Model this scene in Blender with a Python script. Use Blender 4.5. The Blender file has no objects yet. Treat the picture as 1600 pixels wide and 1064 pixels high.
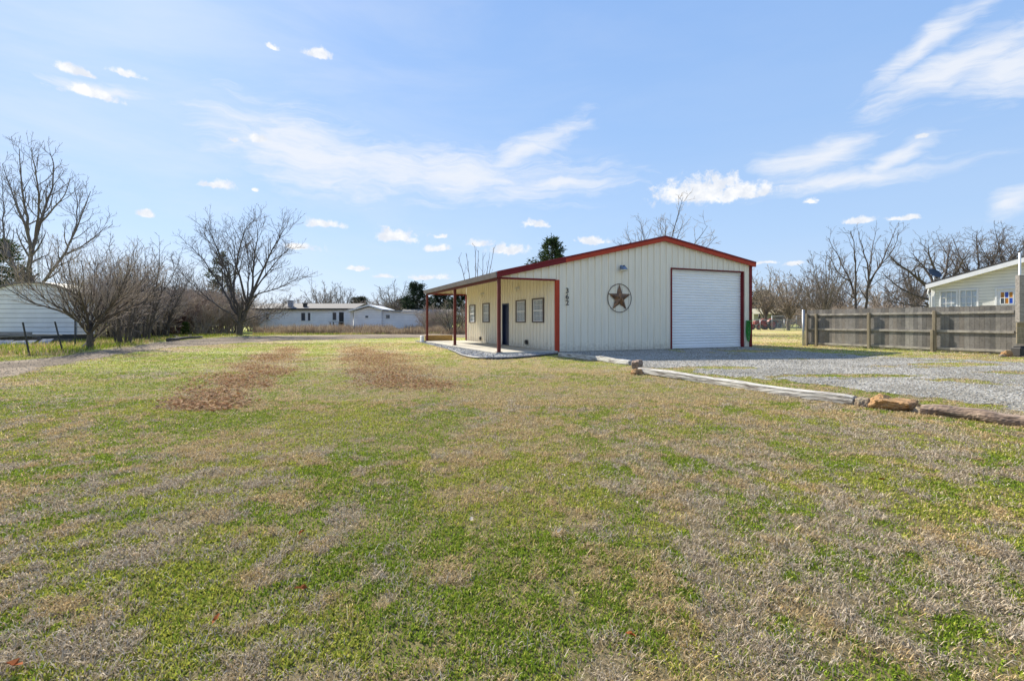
import bpy, math, random
import numpy as np
from mathutils import Vector, Matrix, noise as mnoise

# ------------------------------------------------------------------ camera, sky, sun, exposure
SC = bpy.context.scene
R = math.radians
F, CX, HY, HC = 770.0, 800.0, 502.6, 1.12        # focal length in photo pixels, principal column, horizon row, eye height
cam = bpy.data.cameras.new('camera')
cam.sensor_width = 36.0
cam.lens = 36.0 * F / 1600.0
cam.shift_y = (HY - 532.0) / 1600.0
cam.clip_start, cam.clip_end = 0.05, 3000.0
camo = bpy.data.objects.new('camera', cam)
camo.location = (0, 0, HC)
camo.rotation_euler = (R(90), 0, 0)
SC.collection.objects.link(camo)
SC.camera = camo

SUN_AZ, SUN_EL = R(-40.0), R(35.5)               # azimuth from +Y towards +X
SUN_D = Vector((math.sin(SUN_AZ) * math.cos(SUN_EL), math.cos(SUN_AZ) * math.cos(SUN_EL), math.sin(SUN_EL)))
sun = bpy.data.lights.new('sun', 'SUN')
sun.energy = 5.0
sun.angle = R(0.5)
sun.color = (1.0, 0.93, 0.80)
suno = bpy.data.objects.new('sun', sun)
suno.rotation_euler = (-SUN_D).to_track_quat('-Z', 'Y').to_euler()
suno.location = SUN_D * 100
SC.collection.objects.link(suno)
SC.view_settings.view_transform = 'Standard'
SC.view_settings.look = 'None'
SC.view_settings.exposure = 0.8
SC.view_settings.gamma = 1.0
SKY_STRENGTH = 0.105


def sky_dir(px, py):
    az = math.atan((px - CX) / F)
    return az, math.atan((HY - py) / F * math.cos(az))


def build_world():
    w = bpy.data.worlds.new('World')
    SC.world = w
    w.use_nodes = True
    nt = w.node_tree
    nt.nodes.clear()
    N, L = nt.nodes.new, nt.links.new

    def math_n(op, a, b=None, clamp=False):
        n = N('ShaderNodeMath'); n.operation = op; n.use_clamp = clamp
        for i, v in enumerate((a, b)):
            if v is None: continue
            if isinstance(v, (int, float)): n.inputs[i].default_value = v
            else: L(v, n.inputs[i])
        return n.outputs[0]

    def vmath(op, a, b=None):
        n = N('ShaderNodeVectorMath'); n.operation = op
        for i, v in enumerate((a, b)):
            if v is None: continue
            if isinstance(v, tuple): n.inputs[i].default_value = v
            else: L(v, n.inputs[i])
        return n

    def smooth(v, lo, hi, a=0.0, b=1.0):
        n = N('ShaderNodeMapRange'); n.interpolation_type = 'SMOOTHSTEP'
        L(v, n.inputs[0])
        n.inputs[1].default_value, n.inputs[2].default_value = lo, hi
        n.inputs[3].default_value, n.inputs[4].default_value = a, b
        return n.outputs[0]

    def noise(vec, scale, detail=6.0, rough=0.6, dist=0.0):
        n = N('ShaderNodeTexNoise')
        L(vec, n.inputs['Vector'])
        n.inputs['Scale'].default_value = scale
        n.inputs['Detail'].default_value = detail
        n.inputs['Roughness'].default_value = rough
        n.inputs['Distortion'].default_value = dist
        return n

    out = N('ShaderNodeOutputWorld')
    bg = N('ShaderNodeBackground')
    bg.inputs['Strength'].default_value = SKY_STRENGTH
    L(bg.outputs[0], out.inputs[0])
    sky = N('ShaderNodeTexSky')
    sky.sky_type = 'NISHITA'
    sky.sun_disc = False
    sky.sun_elevation = SUN_EL
    sky.sun_rotation = SUN_AZ
    sky.air_density = 1.0
    sky.dust_density = 0.6
    sky.ozone_density = 1.6
    hsv = N('ShaderNodeHueSaturation')
    hsv.inputs['Saturation'].default_value = 0.92
    hsv.inputs['Value'].default_value = 1.0
    L(sky.outputs[0], hsv.inputs['Color'])
    tint = N('ShaderNodeMix'); tint.data_type = 'RGBA'; tint.blend_type = 'MULTIPLY'
    tint.inputs[0].default_value = 1.0
    L(hsv.outputs[0], tint.inputs[6]); tint.inputs[7].default_value = (0.92, 0.98, 1.10, 1)

    tc = N('ShaderNodeTexCoord')
    nrm = vmath('NORMALIZE', tc.outputs['Generated'])
    sep = N('ShaderNodeSeparateXYZ'); L(nrm.outputs[0], sep.inputs[0])
    az = math_n('ARCTAN2', sep.outputs[0], sep.outputs[1])
    el = math_n('ARCSINE', sep.outputs[2])
    cmb = N('ShaderNodeCombineXYZ'); L(az, cmb.inputs[0]); L(el, cmb.inputs[1])
    base = cmb.outputs[0]

    # daylight blue that pales towards the horizon, blended with the physical sky
    gr = N('ShaderNodeValToRGB')
    L(math_n('DIVIDE', el, math.pi / 2), gr.inputs[0])
    e = gr.color_ramp.elements
    e[0].position, e[0].color = 0.0, (3.2, 3.98, 5.1, 1)
    e[1].position, e[1].color = 1.0, (1.1, 1.95, 4.4, 1)
    for p, c in ((0.10, (2.55, 3.62, 5.2, 1)), (0.22, (1.98, 3.16, 5.15, 1)), (0.38, (1.55, 2.72, 5.0, 1))):
        k = e.new(p); k.color = c
    bl = N('ShaderNodeMix'); bl.data_type = 'RGBA'; bl.inputs[0].default_value = 0.86
    L(tint.outputs[2], bl.inputs[6]); L(gr.outputs[0], bl.inputs[7])
    skycol = bl.outputs[2]

    def blob(vec, px, py, rx, ry, rot=0.0, flat=0.0):
        a, e = sky_dir(px, py)
        a2, _ = sky_dir(px + rx, py); a0, _ = sky_dir(px - rx, py)
        _, e2 = sky_dir(px, py - ry); _, e0 = sky_dir(px, py + ry)
        m = N('ShaderNodeMapping'); m.vector_type = 'TEXTURE'
        L(vec, m.inputs[0])
        m.inputs['Location'].default_value = (a, e, 0)
        m.inputs['Rotation'].default_value = (0, 0, rot)
        m.inputs['Scale'].default_value = (abs(a2 - a0) / 2, abs(e2 - e0) / 2, 1)
        v = m.outputs[0]
        if flat:
            neg = vmath('MULTIPLY', v, (-1.0, -flat, 1.0))
            v = vmath('MAXIMUM', v, neg.outputs[0]).outputs[0]
        ln = vmath('LENGTH', v)
        return math_n('SUBTRACT', 1.0, ln.outputs['Value'])

    def union(vals):
        r = vals[0]
        for v in vals[1:]:
            r = math_n('MAXIMUM', r, v)
        return r

    # cumulus
    n1 = noise(base, 26.0, 5.0, 0.6)
    warp = vmath('SUBTRACT', n1.outputs['Color'], (0.5, 0.5, 0.5))
    warp = vmath('MULTIPLY', warp.outputs[0], (0.030, 0.018, 0.0))
    cvec = vmath('ADD', base, warp.outputs[0]).outputs[0]
    cum = [(1085, 306, 78, 34), (1155, 304, 70, 26), (1112, 296, 56, 28), (495, 86, 28, 12), (512, 352, 42, 12), (227, 333, 24, 9),
           (622, 372, 50, 15), (682, 388, 26, 10), (750, 381, 24, 9), (795, 393, 42, 14), (838, 352, 26, 9), (930, 378, 30, 10),
           (337, 292, 34, 12), (397, 297, 10, 5), (366, 219, 16, 8), (470, 388, 34, 10), (1268, 316, 18, 7), (1341, 347, 32, 8),
           (1441, 214, 14, 6), (665, 434, 40, 7), (600, 433, 22, 6), (427, 74, 16, 7), 
           (410, 218, 26, 10), (1415, 341, 30, 5), (560, 420, 20, 5), (1240, 414, 24, 5), (128, 116, 44, 12), (195, 118, 38, 9), (140, 148, 62, 11), (690, 370, 12, 5), (1200, 411, 30, 4)]
    cb = union([blob(cvec, x, y, rx * 1.15, ry * 1.25, 0.0, 2.2) for x, y, rx, ry in cum])
    n2 = noise(base, 34.0, 9.0, 0.66, 0.3)
    dens = math_n('ADD', cb, math_n('MULTIPLY', math_n('SUBTRACT', n2.outputs['Fac'], 0.52), 2.3))
    cmask = math_n('MULTIPLY', smooth(dens, 0.10, 0.62), 0.97)
    # cirrus: long wisps drawn out along a common wind direction
    n3 = noise(base, 5.0, 4.0, 0.6)
    warp2 = vmath('SUBTRACT', n3.outputs['Color'], (0.5, 0.5, 0.5))
    warp2 = vmath('MULTIPLY', warp2.outputs[0], (0.14, 0.07, 0.0))
    civec = vmath('ADD', base, warp2.outputs[0]).outputs[0]
    cir = [(490, 245, 190, 70, -0.20), (680, 272, 280, 52, -0.04), (820, 235, 110, 24, 0.42), (880, 285, 110, 16, 0.0),
           (1500, 105, 175, 36, 0.30), (1575, 105, 120, 62, 0.12), (1445, 78, 130, 22, 0.55), (1275, 248, 95, 34, 0.24), (1395, 258, 80, 18, 0.35), (1330, 285, 180, 16, 0.0),
           (150, 135, 110, 14, 0.05), (1590, 320, 60, 22, 0.2)]
    ib = union([blob(civec, x, y, rx, ry, rot) for x, y, rx, ry, rot in cir])
    st = N('ShaderNodeMapping'); L(civec, st.inputs[0])
    st.inputs['Rotation'].default_value = (0, 0, -0.22)
    st.inputs['Scale'].default_value = (3.0, 16.0, 1.0)
    n4 = noise(st.outputs[0], 3.2, 9.0, 0.66, 0.5)
    cd = math_n('ADD', ib, math_n('MULTIPLY', math_n('SUBTRACT', n4.outputs['Fac'], 0.5), 1.9))
    imask = math_n('MULTIPLY', smooth(cd, -0.30, 1.05), 0.86)
    # thin high veil, thicker on the sun's side
    st2 = N('ShaderNodeMapping'); L(base, st2.inputs[0])
    st2.inputs['Rotation'].default_value = (0, 0, -0.12)
    st2.inputs['Scale'].default_value = (1.2, 5.0, 1.0)
    n5 = noise(st2.outputs[0], 1.7, 8.0, 0.6, 0.4)
    side = smooth(az, -1.0, 0.5, 0.36, 0.04)
    veil = math_n('MULTIPLY', smooth(n5.outputs['Fac'], 0.36, 0.72), side)
    thin = math_n('MAXIMUM', imask, veil)

    def mixc(fac, a, b):
        m = N('ShaderNodeMix'); m.data_type = 'RGBA'
        L(fac, m.inputs[0])
        if isinstance(a, tuple): m.inputs[6].default_value = a
        else: L(a, m.inputs[6])
        if isinstance(b, tuple): m.inputs[7].default_value = b
        else: L(b, m.inputs[7])
        return m.outputs[2]
    CB = 5.1
    c1 = mixc(thin, skycol, (CB * 0.97, CB * 1.0, CB * 1.06, 1))
    n6 = noise(base, 30.0, 5.0, 0.6)
    shade = mixc(smooth(n6.outputs['Fac'], 0.35, 0.65), (CB * 0.86, CB * 0.91, CB * 1.0, 1), (CB * 1.12, CB * 1.12, CB * 1.12, 1))
    c2 = mixc(cmask, c1, shade)
    L(c2, bg.inputs['Color'])


build_world()

# ------------------------------------------------------------------ pixel helpers (photo pixels, metres)
def ground(px, py):
    y = F * HC / (py - HY)
    return (px - CX) / F * y, y


def xat(px, y): return (px - CX) / F * y
def zat(py, y): return HC + (HY - py) / F * y


def on_plane(px, py, p0, d):
    """where a sight line meets the upright plane through p0 along d: (distance along d, height)"""
    k = (px - CX) / F
    t = (k * p0[1] - p0[0]) / (d[0] - k * d[1])
    y = p0[1] + t * d[1]
    return t, HC + (HY - py) / F * y


# ------------------------------------------------------------------ mesh helpers
class MB:
    def __init__(self):
        self.v, self.f = [], []

    def add(self, vs, fs):
        o = len(self.v)
        self.v.extend([tuple(p) for p in vs])
        self.f.extend([tuple(i + o for i in f) for f in fs])
        return self

    def box(self, a, b, bev=0.0):
        x0, y0, z0 = [min(p, q) for p, q in zip(a, b)]
        x1, y1, z1 = [max(p, q) for p, q in zip(a, b)]
        if bev <= 0:
            vs = [(x0, y0, z0), (x1, y0, z0), (x1, y1, z0), (x0, y1, z0), (x0, y0, z1), (x1, y0, z1), (x1, y1, z1), (x0, y1, z1)]
            fs = [(3, 2, 1, 0), (4, 5, 6, 7), (0, 1, 5, 4), (1, 2, 6, 5), (2, 3, 7, 6), (3, 0, 4, 7)]
            return self.add(vs, fs)
        e = bev
        def ring(i, z): return [(x0 + i, y0, z), (x1 - i, y0, z), (x1, y0 + i, z), (x1, y1 - i, z), (x1 - i, y1, z), (x0 + i, y1, z), (x0, y1 - i, z), (x0, y0 + i, z)]
        def inner(z): return [(x0 + e, y0 + e, z), (x1 - e, y0 + e, z), (x1 - e, y0 + e, z), (x1 - e, y1 - e, z), (x1 - e, y1 - e, z), (x0 + e, y1 - e, z), (x0 + e, y1 - e, z), (x0 + e, y0 + e, z)]
        rs = [inner(z0), ring(e, z0 + e), ring(e, z1 - e), inner(z1)]
        vs = [p for r in rs for p in r]
        fs = []
        for k in range(3):
            for i in range(8):
                j = (i + 1) % 8
                fs.append((k * 8 + i, k * 8 + j, k * 8 + 8 + j, k * 8 + 8 + i))
        fs.append((24, 26, 28, 30)); fs.append((6, 4, 2, 0))
        return self.add(vs, fs)

    def bar(self, p, q, w, h, up=(0, 0, 1)):
        p, q, up = Vector(p), Vector(q), Vector(up)
        d = (q - p).normalized()
        s = d.cross(up)
        if s.length < 1e-5: s = d.cross(Vector((1, 0, 0)))
        s.normalize(); t = s.cross(d).normalized()
        vs = []
        for c in (p, q):
            for a, b in ((-1, -1), (1, -1), (1, 1), (-1, 1)):
                vs.append(c + s * (a * w / 2) + t * (b * h / 2))
        return self.add(vs, [(0, 1, 2, 3), (7, 6, 5, 4), (0, 4, 5, 1), (1, 5, 6, 2), (2, 6, 7, 3), (3, 7, 4, 0)])

    def tube(self, pts, rad, n=8, cap=True):
        pts = [Vector(p) for p in pts]
        if isinstance(rad, (int, float)): rad = [rad] * len(pts)
        vs, fs = [], []
        prev = None
        for i, p in enumerate(pts):
            d = (pts[min(i + 1, len(pts) - 1)] - pts[max(i - 1, 0)]).normalized()
            if prev is None:
                a = d.cross(Vector((0, 0, 1)))
                if a.length < 1e-3: a = d.cross(Vector((1, 0, 0)))
            else:
                a = prev - d * prev.dot(d)
            a.normalize(); prev = a
            b = d.cross(a)
            for k in range(n):
                w = 2 * math.pi * k / n
                vs.append(p + (a * math.cos(w) + b * math.sin(w)) * rad[i])
        for i in range(len(pts) - 1):
            for k in range(n):
                j = (k + 1) % n
                fs.append((i * n + k, i * n + j, (i + 1) * n + j, (i + 1) * n + k))
        if cap:
            fs.append(tuple(range(n - 1, -1, -1)))
            fs.append(tuple((len(pts) - 1) * n + k for k in range(n)))
        return self.add(vs, fs)

    def lathe(self, prof, n=20, c=(0, 0, 0), axis='z'):
        vs, fs = [], []
        for r, h in prof:
            for k in range(n):
                w = 2 * math.pi * k / n
                x, y = r * math.cos(w), r * math.sin(w)
                p = {'z': (x, y, h), 'y': (x, h, y), 'x': (h, x, y)}[axis]
                vs.append((p[0] + c[0], p[1] + c[1], p[2] + c[2]))
        for i in range(len(prof) - 1):
            for k in range(n):
                j = (k + 1) % n
                fs.append((i * n + k, i * n + j, (i + 1) * n + j, (i + 1) * n + k))
        return self.add(vs, fs)

    def prism(self, poly, off):
        """flat polygon of 3D points pushed along off"""
        n = len(poly)
        off = Vector(off)
        a = [Vector(p) for p in poly]
        vs = a + [p + off for p in a]
        fs = [tuple(range(n - 1, -1, -1)), tuple(range(n, 2 * n))]
        for i in range(n):
            j = (i + 1) % n
            fs.append((i, j, n + j, n + i))
        return self.add(vs, fs)

    def build(self, name, mat, parent=None, smooth=False):
        me = bpy.data.meshes.new(name)
        me.from_pydata(self.v, [], self.f)
        me.update()
        import bmesh
        bm = bmesh.new(); bm.from_mesh(me)
        bmesh.ops.recalc_face_normals(bm, faces=bm.faces)
        bm.to_mesh(me); bm.free()
        return link(name, me, mat, parent, smooth)


def link(name, me, mat, parent=None, smooth=False):
    if mat is not None: me.materials.append(mat)
    if smooth:
        me.polygons.foreach_set('use_smooth', [True] * len(me.polygons))
    o = bpy.data.objects.new(name, me)
    SC.collection.objects.link(o)
    if parent is not None: o.parent = parent
    return o


def np_mesh(name, V, groups, cols=None):
    """fast mesh: V (n,3); groups: list of (m,k) index arrays"""
    me = bpy.data.meshes.new(name)
    V = np.asarray(V, dtype=np.float32)
    me.vertices.add(len(V))
    me.vertices.foreach_set('co', V.ravel())
    loops = np.concatenate([g.ravel() for g in groups]).astype(np.int32)
    counts = np.concatenate([np.full(len(g), g.shape[1], dtype=np.int32) for g in groups])
    starts = np.concatenate([[0], np.cumsum(counts)[:-1]]).astype(np.int32)
    me.loops.add(len(loops)); me.loops.foreach_set('vertex_index', loops)
    me.polygons.add(len(counts)); me.polygons.foreach_set('loop_start', starts)
    me.update(calc_edges=True)
    me.shade_flat()
    if cols is not None:
        a = me.color_attributes.new('Col', 'FLOAT_COLOR', 'POINT')
        c4 = np.ones((len(V), 4), dtype=np.float32); c4[:, :3] = cols
        a.data.foreach_set('color', c4.ravel())
    return me


def tag(o, label=None, cat=None, group=None, kind=None):
    if label: o['label'] = label
    if cat: o['category'] = cat
    if group: o['group'] = group
    if kind: o['kind'] = kind
    return o


def empty(name, loc, rz=0.0):
    o = bpy.data.objects.new(name, None)
    o.empty_display_size = 0.2
    o.location = loc
    o.rotation_euler = (0, 0, rz)
    SC.collection.objects.link(o)
    return o


KIDS = {}
def dup(root, loc, rz=0.0, scale=(1, 1, 1), label=None, group=None):
    def rec(o, par):
        c = o.copy()
        SC.collection.objects.link(c)
        if par is not None: c.parent = par
        for ch in list(o.children): rec(ch, c)
        return c
    r = rec(root, None)
    r.location = loc; r.rotation_euler = (0, 0, rz); r.scale = scale
    if label: r['label'] = label
    if group: r['group'] = group
    return r


# ------------------------------------------------------------------ numpy noise
def _hash(ix, iy, seed):
    h = (ix.astype(np.int64) * 374761393 + iy.astype(np.int64) * 668265263 + seed * 974634777) & 0xFFFFFFFF
    h = ((h ^ (h >> 13)) * 1274126177) & 0xFFFFFFFF
    h = (h ^ (h >> 16)) & 0xFFFFFFFF
    return h / 4294967295.0


def vnoise(x, y, seed=0):
    ix, iy = np.floor(x), np.floor(y)
    fx, fy = x - ix, y - iy
    fx = fx * fx * (3 - 2 * fx); fy = fy * fy * (3 - 2 * fy)
    a, b = _hash(ix, iy, seed), _hash(ix + 1, iy, seed)
    c, d = _hash(ix, iy + 1, seed), _hash(ix + 1, iy + 1, seed)
    return (a + (b - a) * fx) * (1 - fy) + (c + (d - c) * fx) * fy


def fbm(x, y, seed=0, octv=4, gain=0.55):
    s, a, t = 0.0, 1.0, 0.0
    for k in range(octv):
        s = s + a * vnoise(x * 2 ** k + 17.3 * k, y * 2 ** k - 9.1 * k, seed + k)
        t += a; a *= gain
    return s / t


def in_poly(x, y, poly):
    inside = np.zeros(x.shape, dtype=bool)
    n = len(poly)
    for i in range(n):
        x0, y0 = poly[i]; x1, y1 = poly[(i + 1) % n]
        if y0 == y1: continue
        c = ((y0 > y) != (y1 > y)) & (x < (x1 - x0) * (y - y0) / (y1 - y0) + x0)
        inside ^= c
    return inside


def ss(x, a, b):
    t = np.clip((x - a) / (b - a), 0, 1)
    return t * t * (3 - 2 * t)


# ------------------------------------------------------------------ materials
def new_mat(name):
    m = bpy.data.materials.new(name)
    m.use_nodes = True
    nt = m.node_tree
    return m, nt, nt.nodes['Principled BSDF'], nt.nodes.new, nt.links.new


def mat(name, c1, c2=None, scale=4.0, rough=0.6, metal=0.0, bump=0.0, bscale=None, stretch=(1, 1, 1), detail=6.0, lo=0.35, hi=0.65, spec=None, fine=0.0):
    """two natural colours mixed by object-space noise, optional relief"""
    m, nt, b, N, L = new_mat(name)
    b.inputs['Roughness'].default_value = rough
    b.inputs['Metallic'].default_value = metal
    if spec is not None: b.inputs['Specular IOR Level'].default_value = spec
    tc = N('ShaderNodeTexCoord')
    mp = N('ShaderNodeMapping'); mp.inputs['Scale'].default_value = stretch
    L(tc.outputs['Object'], mp.inputs[0])
    if c2 is None: c2 = tuple(v * 0.82 for v in c1)
    n = N('ShaderNodeTexNoise'); n.inputs['Scale'].default_value = scale; n.inputs['Detail'].default_value = detail; n.inputs['Roughness'].default_value = 0.62
    L(mp.outputs[0], n.inputs['Vector'])
    cr = N('ShaderNodeValToRGB')
    cr.color_ramp.elements[0].position, cr.color_ramp.elements[1].position = lo, hi
    cr.color_ramp.elements[0].color = (*c1, 1); cr.color_ramp.elements[1].color = (*c2, 1)
    L(n.outputs['Fac'], cr.inputs[0])
    L(cr.outputs[0], b.inputs['Base Color'])
    if bump > 0:
        n2 = N('ShaderNodeTexNoise'); n2.inputs['Scale'].default_value = bscale or scale * 6; n2.inputs['Detail'].default_value = 8
        L(mp.outputs[0], n2.inputs['Vector'])
        bp = N('ShaderNodeBump'); bp.inputs['Strength'].default_value = bump; bp.inputs['Distance'].default_value = 0.02
        L(n2.outputs['Fac'], bp.inputs['Height']); L(bp.outputs[0], b.inputs['Normal'])
    return m


def col_mat(name, rough=0.8, trans=0.0, noise_scale=0.0, noise_amt=0.0, bump=0.0):
    """albedo from the Col attribute, optionally broken up by world noise; trans adds leaf-like transmission"""
    m, nt, b, N, L = new_mat(name)
    b.inputs['Roughness'].default_value = rough
    b.inputs['Specular IOR Level'].default_value = 0.08
    at = N('ShaderNodeAttribute'); at.attribute_name = 'Col'
    col = at.outputs['Color']
    if noise_scale:
        g = N('ShaderNodeNewGeometry')
        prev = None
        for k, (sc, am) in enumerate(((noise_scale, noise_amt), (noise_scale * 5.3, noise_amt * 0.9))):
            n = N('ShaderNodeTexNoise'); n.inputs['Scale'].default_value = sc; n.inputs['Detail'].default_value = 6; n.inputs['Roughness'].default_value = 0.7
            L(g.outputs['Position'], n.inputs['Vector'])
            mr = N('ShaderNodeMapRange'); mr.inputs[1].default_value, mr.inputs[2].default_value = 0.28, 0.72
            mr.inputs[3].default_value, mr.inputs[4].default_value = 1 - am, 1 + am
            L(n.outputs['Fac'], mr.inputs[0])
            mx = N('ShaderNodeMix'); mx.data_type = 'RGBA'; mx.blend_type = 'MULTIPLY'; mx.inputs[0].default_value = 1.0
            L(col, mx.inputs[6]); L(mr.outputs[0], mx.inputs[7])
            col = mx.outputs[2]; prev = n
        if bump:
            bp = N('ShaderNodeBump'); bp.inputs['Strength'].default_value = bump; bp.inputs['Distance'].default_value = 0.03
            L(prev.outputs['Fac'], bp.inputs['Height']); L(bp.outputs[0], b.inputs['Normal'])
    L(col, b.inputs['Base Color'])
    if trans:
        t = N('ShaderNodeBsdfTranslucent'); L(col, t.inputs['Color'])
        mx = N('ShaderNodeMixShader'); mx.inputs[0].default_value = trans
        L(b.outputs[0], mx.inputs[1]); L(t.outputs[0], mx.inputs[2])
        L(mx.outputs[0], nt.nodes['Material Output'].inputs['Surface'])
    return m


def glass_mat(name, c, rough=0.04, clear=False):
    m, nt, b, N, L = new_mat(name)
    b.inputs['Base Color'].default_value = (*c, 1)
    b.inputs['Roughness'].default_value = rough
    b.inputs['IOR'].default_value = 1.5
    b.inputs['Specular IOR Level'].default_value = 0.9
    tc = N('ShaderNodeTexCoord'); n = N('ShaderNodeTexNoise'); n.inputs['Scale'].default_value = 1.4
    L(tc.outputs['Object'], n.inputs['Vector'])
    bp = N('ShaderNodeBump'); bp.inputs['Strength'].default_value = 0.05
    L(n.outputs['Fac'], bp.inputs['Height']); L(bp.outputs[0], b.inputs['Normal'])
    if clear:
        fr = N('ShaderNodeLayerWeight'); fr.inputs['Blend'].default_value = 0.25
        g = N('ShaderNodeBsdfGlossy'); g.inputs['Roughness'].default_value = rough
        t = N('ShaderNodeBsdfTransparent'); t.inputs['Color'].default_value = (0.95, 0.97, 0.98, 1)
        mx = N('ShaderNodeMixShader')
        pw = N('ShaderNodeMath'); pw.operation = 'MULTIPLY_ADD'; pw.inputs[1].default_value = 0.4; pw.inputs[2].default_value = 0.05
        L(fr.outputs['Facing'], pw.inputs[0]); L(pw.outputs[0], mx.inputs[0]); L(t.outputs[0], mx.inputs[1]); L(g.outputs[0], mx.inputs[2])
        L(mx.outputs[0], nt.nodes['Material Output'].inputs['Surface'])
    return m


def siding_mat(name, c, pitch, axis='Z', dark=0.55, rough=0.5, line=0.12):
    """lapped boards: thin seam lines and slight board-to-board variation with relief"""
    m, nt, b, N, L = new_mat(name)
    b.inputs['Roughness'].default_value = rough
    tc = N('ShaderNodeTexCoord'); sp = N('ShaderNodeSeparateXYZ'); L(tc.outputs['Object'], sp.inputs[0])
    def M(op, a, v):
        n = N('ShaderNodeMath'); n.operation = op; L(a, n.inputs[0])
        if isinstance(v, (int, float)): n.inputs[1].default_value = v
        else: L(v, n.inputs[1])
        return n.outputs[0]
    d = M('DIVIDE', sp.outputs[axis], pitch)
    fr = M('FRACT', d, 0)
    ln = M('LESS_THAN', fr, line)
    n = N('ShaderNodeTexNoise'); n.inputs['Scale'].default_value = 1.3; n.inputs['Detail'].default_value = 8
    L(tc.outputs['Object'], n.inputs['Vector'])
    cr = N('ShaderNodeValToRGB')
    cr.color_ramp.elements[0].color = (*[v * 0.86 for v in c], 1); cr.color_ramp.elements[1].color = (*c, 1)
    cr.color_ramp.elements[0].position = 0.3; cr.color_ramp.elements[1].position = 0.6
    L(n.outputs['Fac'], cr.inputs[0])
    mx = N('ShaderNodeMix'); mx.data_type = 'RGBA'; L(ln, mx.inputs[0]); L(cr.outputs[0], mx.inputs[6])
    mx.inputs[7].default_value = (*[v * dark for v in c], 1)
    L(mx.outputs[2], b.inputs['Base Color'])
    bp = N('ShaderNodeBump'); bp.inputs['Strength'].default_value = 0.6; bp.inputs['Distance'].default_value = 0.015
    L(M('SUBTRACT', fr, 1.0), bp.inputs['Height']); L(bp.outputs[0], b.inputs['Normal'])
    return m


def steel_wall_mat(name, c, c2):
    """painted steel sheet: faint rain streaks down the panels, a little dust low down where rain splashes"""
    m, nt, b, N, L = new_mat(name)
    b.inputs['Roughness'].default_value = 0.42
    tc = N('ShaderNodeTexCoord')
    mp = N('ShaderNodeMapping'); mp.inputs['Scale'].default_value = (7, 7, 0.35); L(tc.outputs['Object'], mp.inputs[0])
    n = N('ShaderNodeTexNoise'); n.inputs['Scale'].default_value = 1.5; n.inputs['Detail'].default_value = 7; n.inputs['Roughness'].default_value = 0.65
    L(mp.outputs[0], n.inputs['Vector'])
    cr = N('ShaderNodeValToRGB')
    cr.color_ramp.elements[0].color = (*c2, 1); cr.color_ramp.elements[1].color = (*c, 1)
    cr.color_ramp.elements[0].position = 0.3; cr.color_ramp.elements[1].position = 0.62
    L(n.outputs['Fac'], cr.inputs[0])
    # dried mud splashed up from the ground, ragged upper edge
    sz = N('ShaderNodeSeparateXYZ'); L(tc.outputs['Object'], sz.inputs[0])
    ns = N('ShaderNodeTexNoise'); ns.inputs['Scale'].default_value = 9.0; ns.inputs['Detail'].default_value = 8; L(tc.outputs['Object'], ns.inputs['Vector'])
    hh = N('ShaderNodeMath'); hh.operation = 'MULTIPLY_ADD'; L(ns.outputs['Fac'], hh.inputs[0]); hh.inputs[1].default_value = -0.9; L(sz.outputs['Z'], hh.inputs[2])
    ms = N('ShaderNodeMapRange'); L(hh.outputs[0], ms.inputs[0]); ms.inputs[1].default_value, ms.inputs[2].default_value = -0.42, -0.10
    ms.inputs[3].default_value, ms.inputs[4].default_value = 0.42, 0.0
    md = N('ShaderNodeMix'); md.data_type = 'RGBA'; L(ms.outputs[0], md.inputs[0]); L(cr.outputs[0], md.inputs[6]); md.inputs[7].default_value = (0.38, 0.32, 0.25, 1)
    L(md.outputs[2], b.inputs['Base Color'])
    n2 = N('ShaderNodeTexNoise'); n2.inputs['Scale'].default_value = 1.1; n2.inputs['Detail'].default_value = 3
    L(tc.outputs['Object'], n2.inputs['Vector'])
    bp = N('ShaderNodeBump'); bp.inputs['Strength'].default_value = 0.12; bp.inputs['Distance'].default_value = 0.03
    L(n2.outputs['Fac'], bp.inputs['Height']); L(bp.outputs[0], b.inputs['Normal'])
    return m


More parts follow.
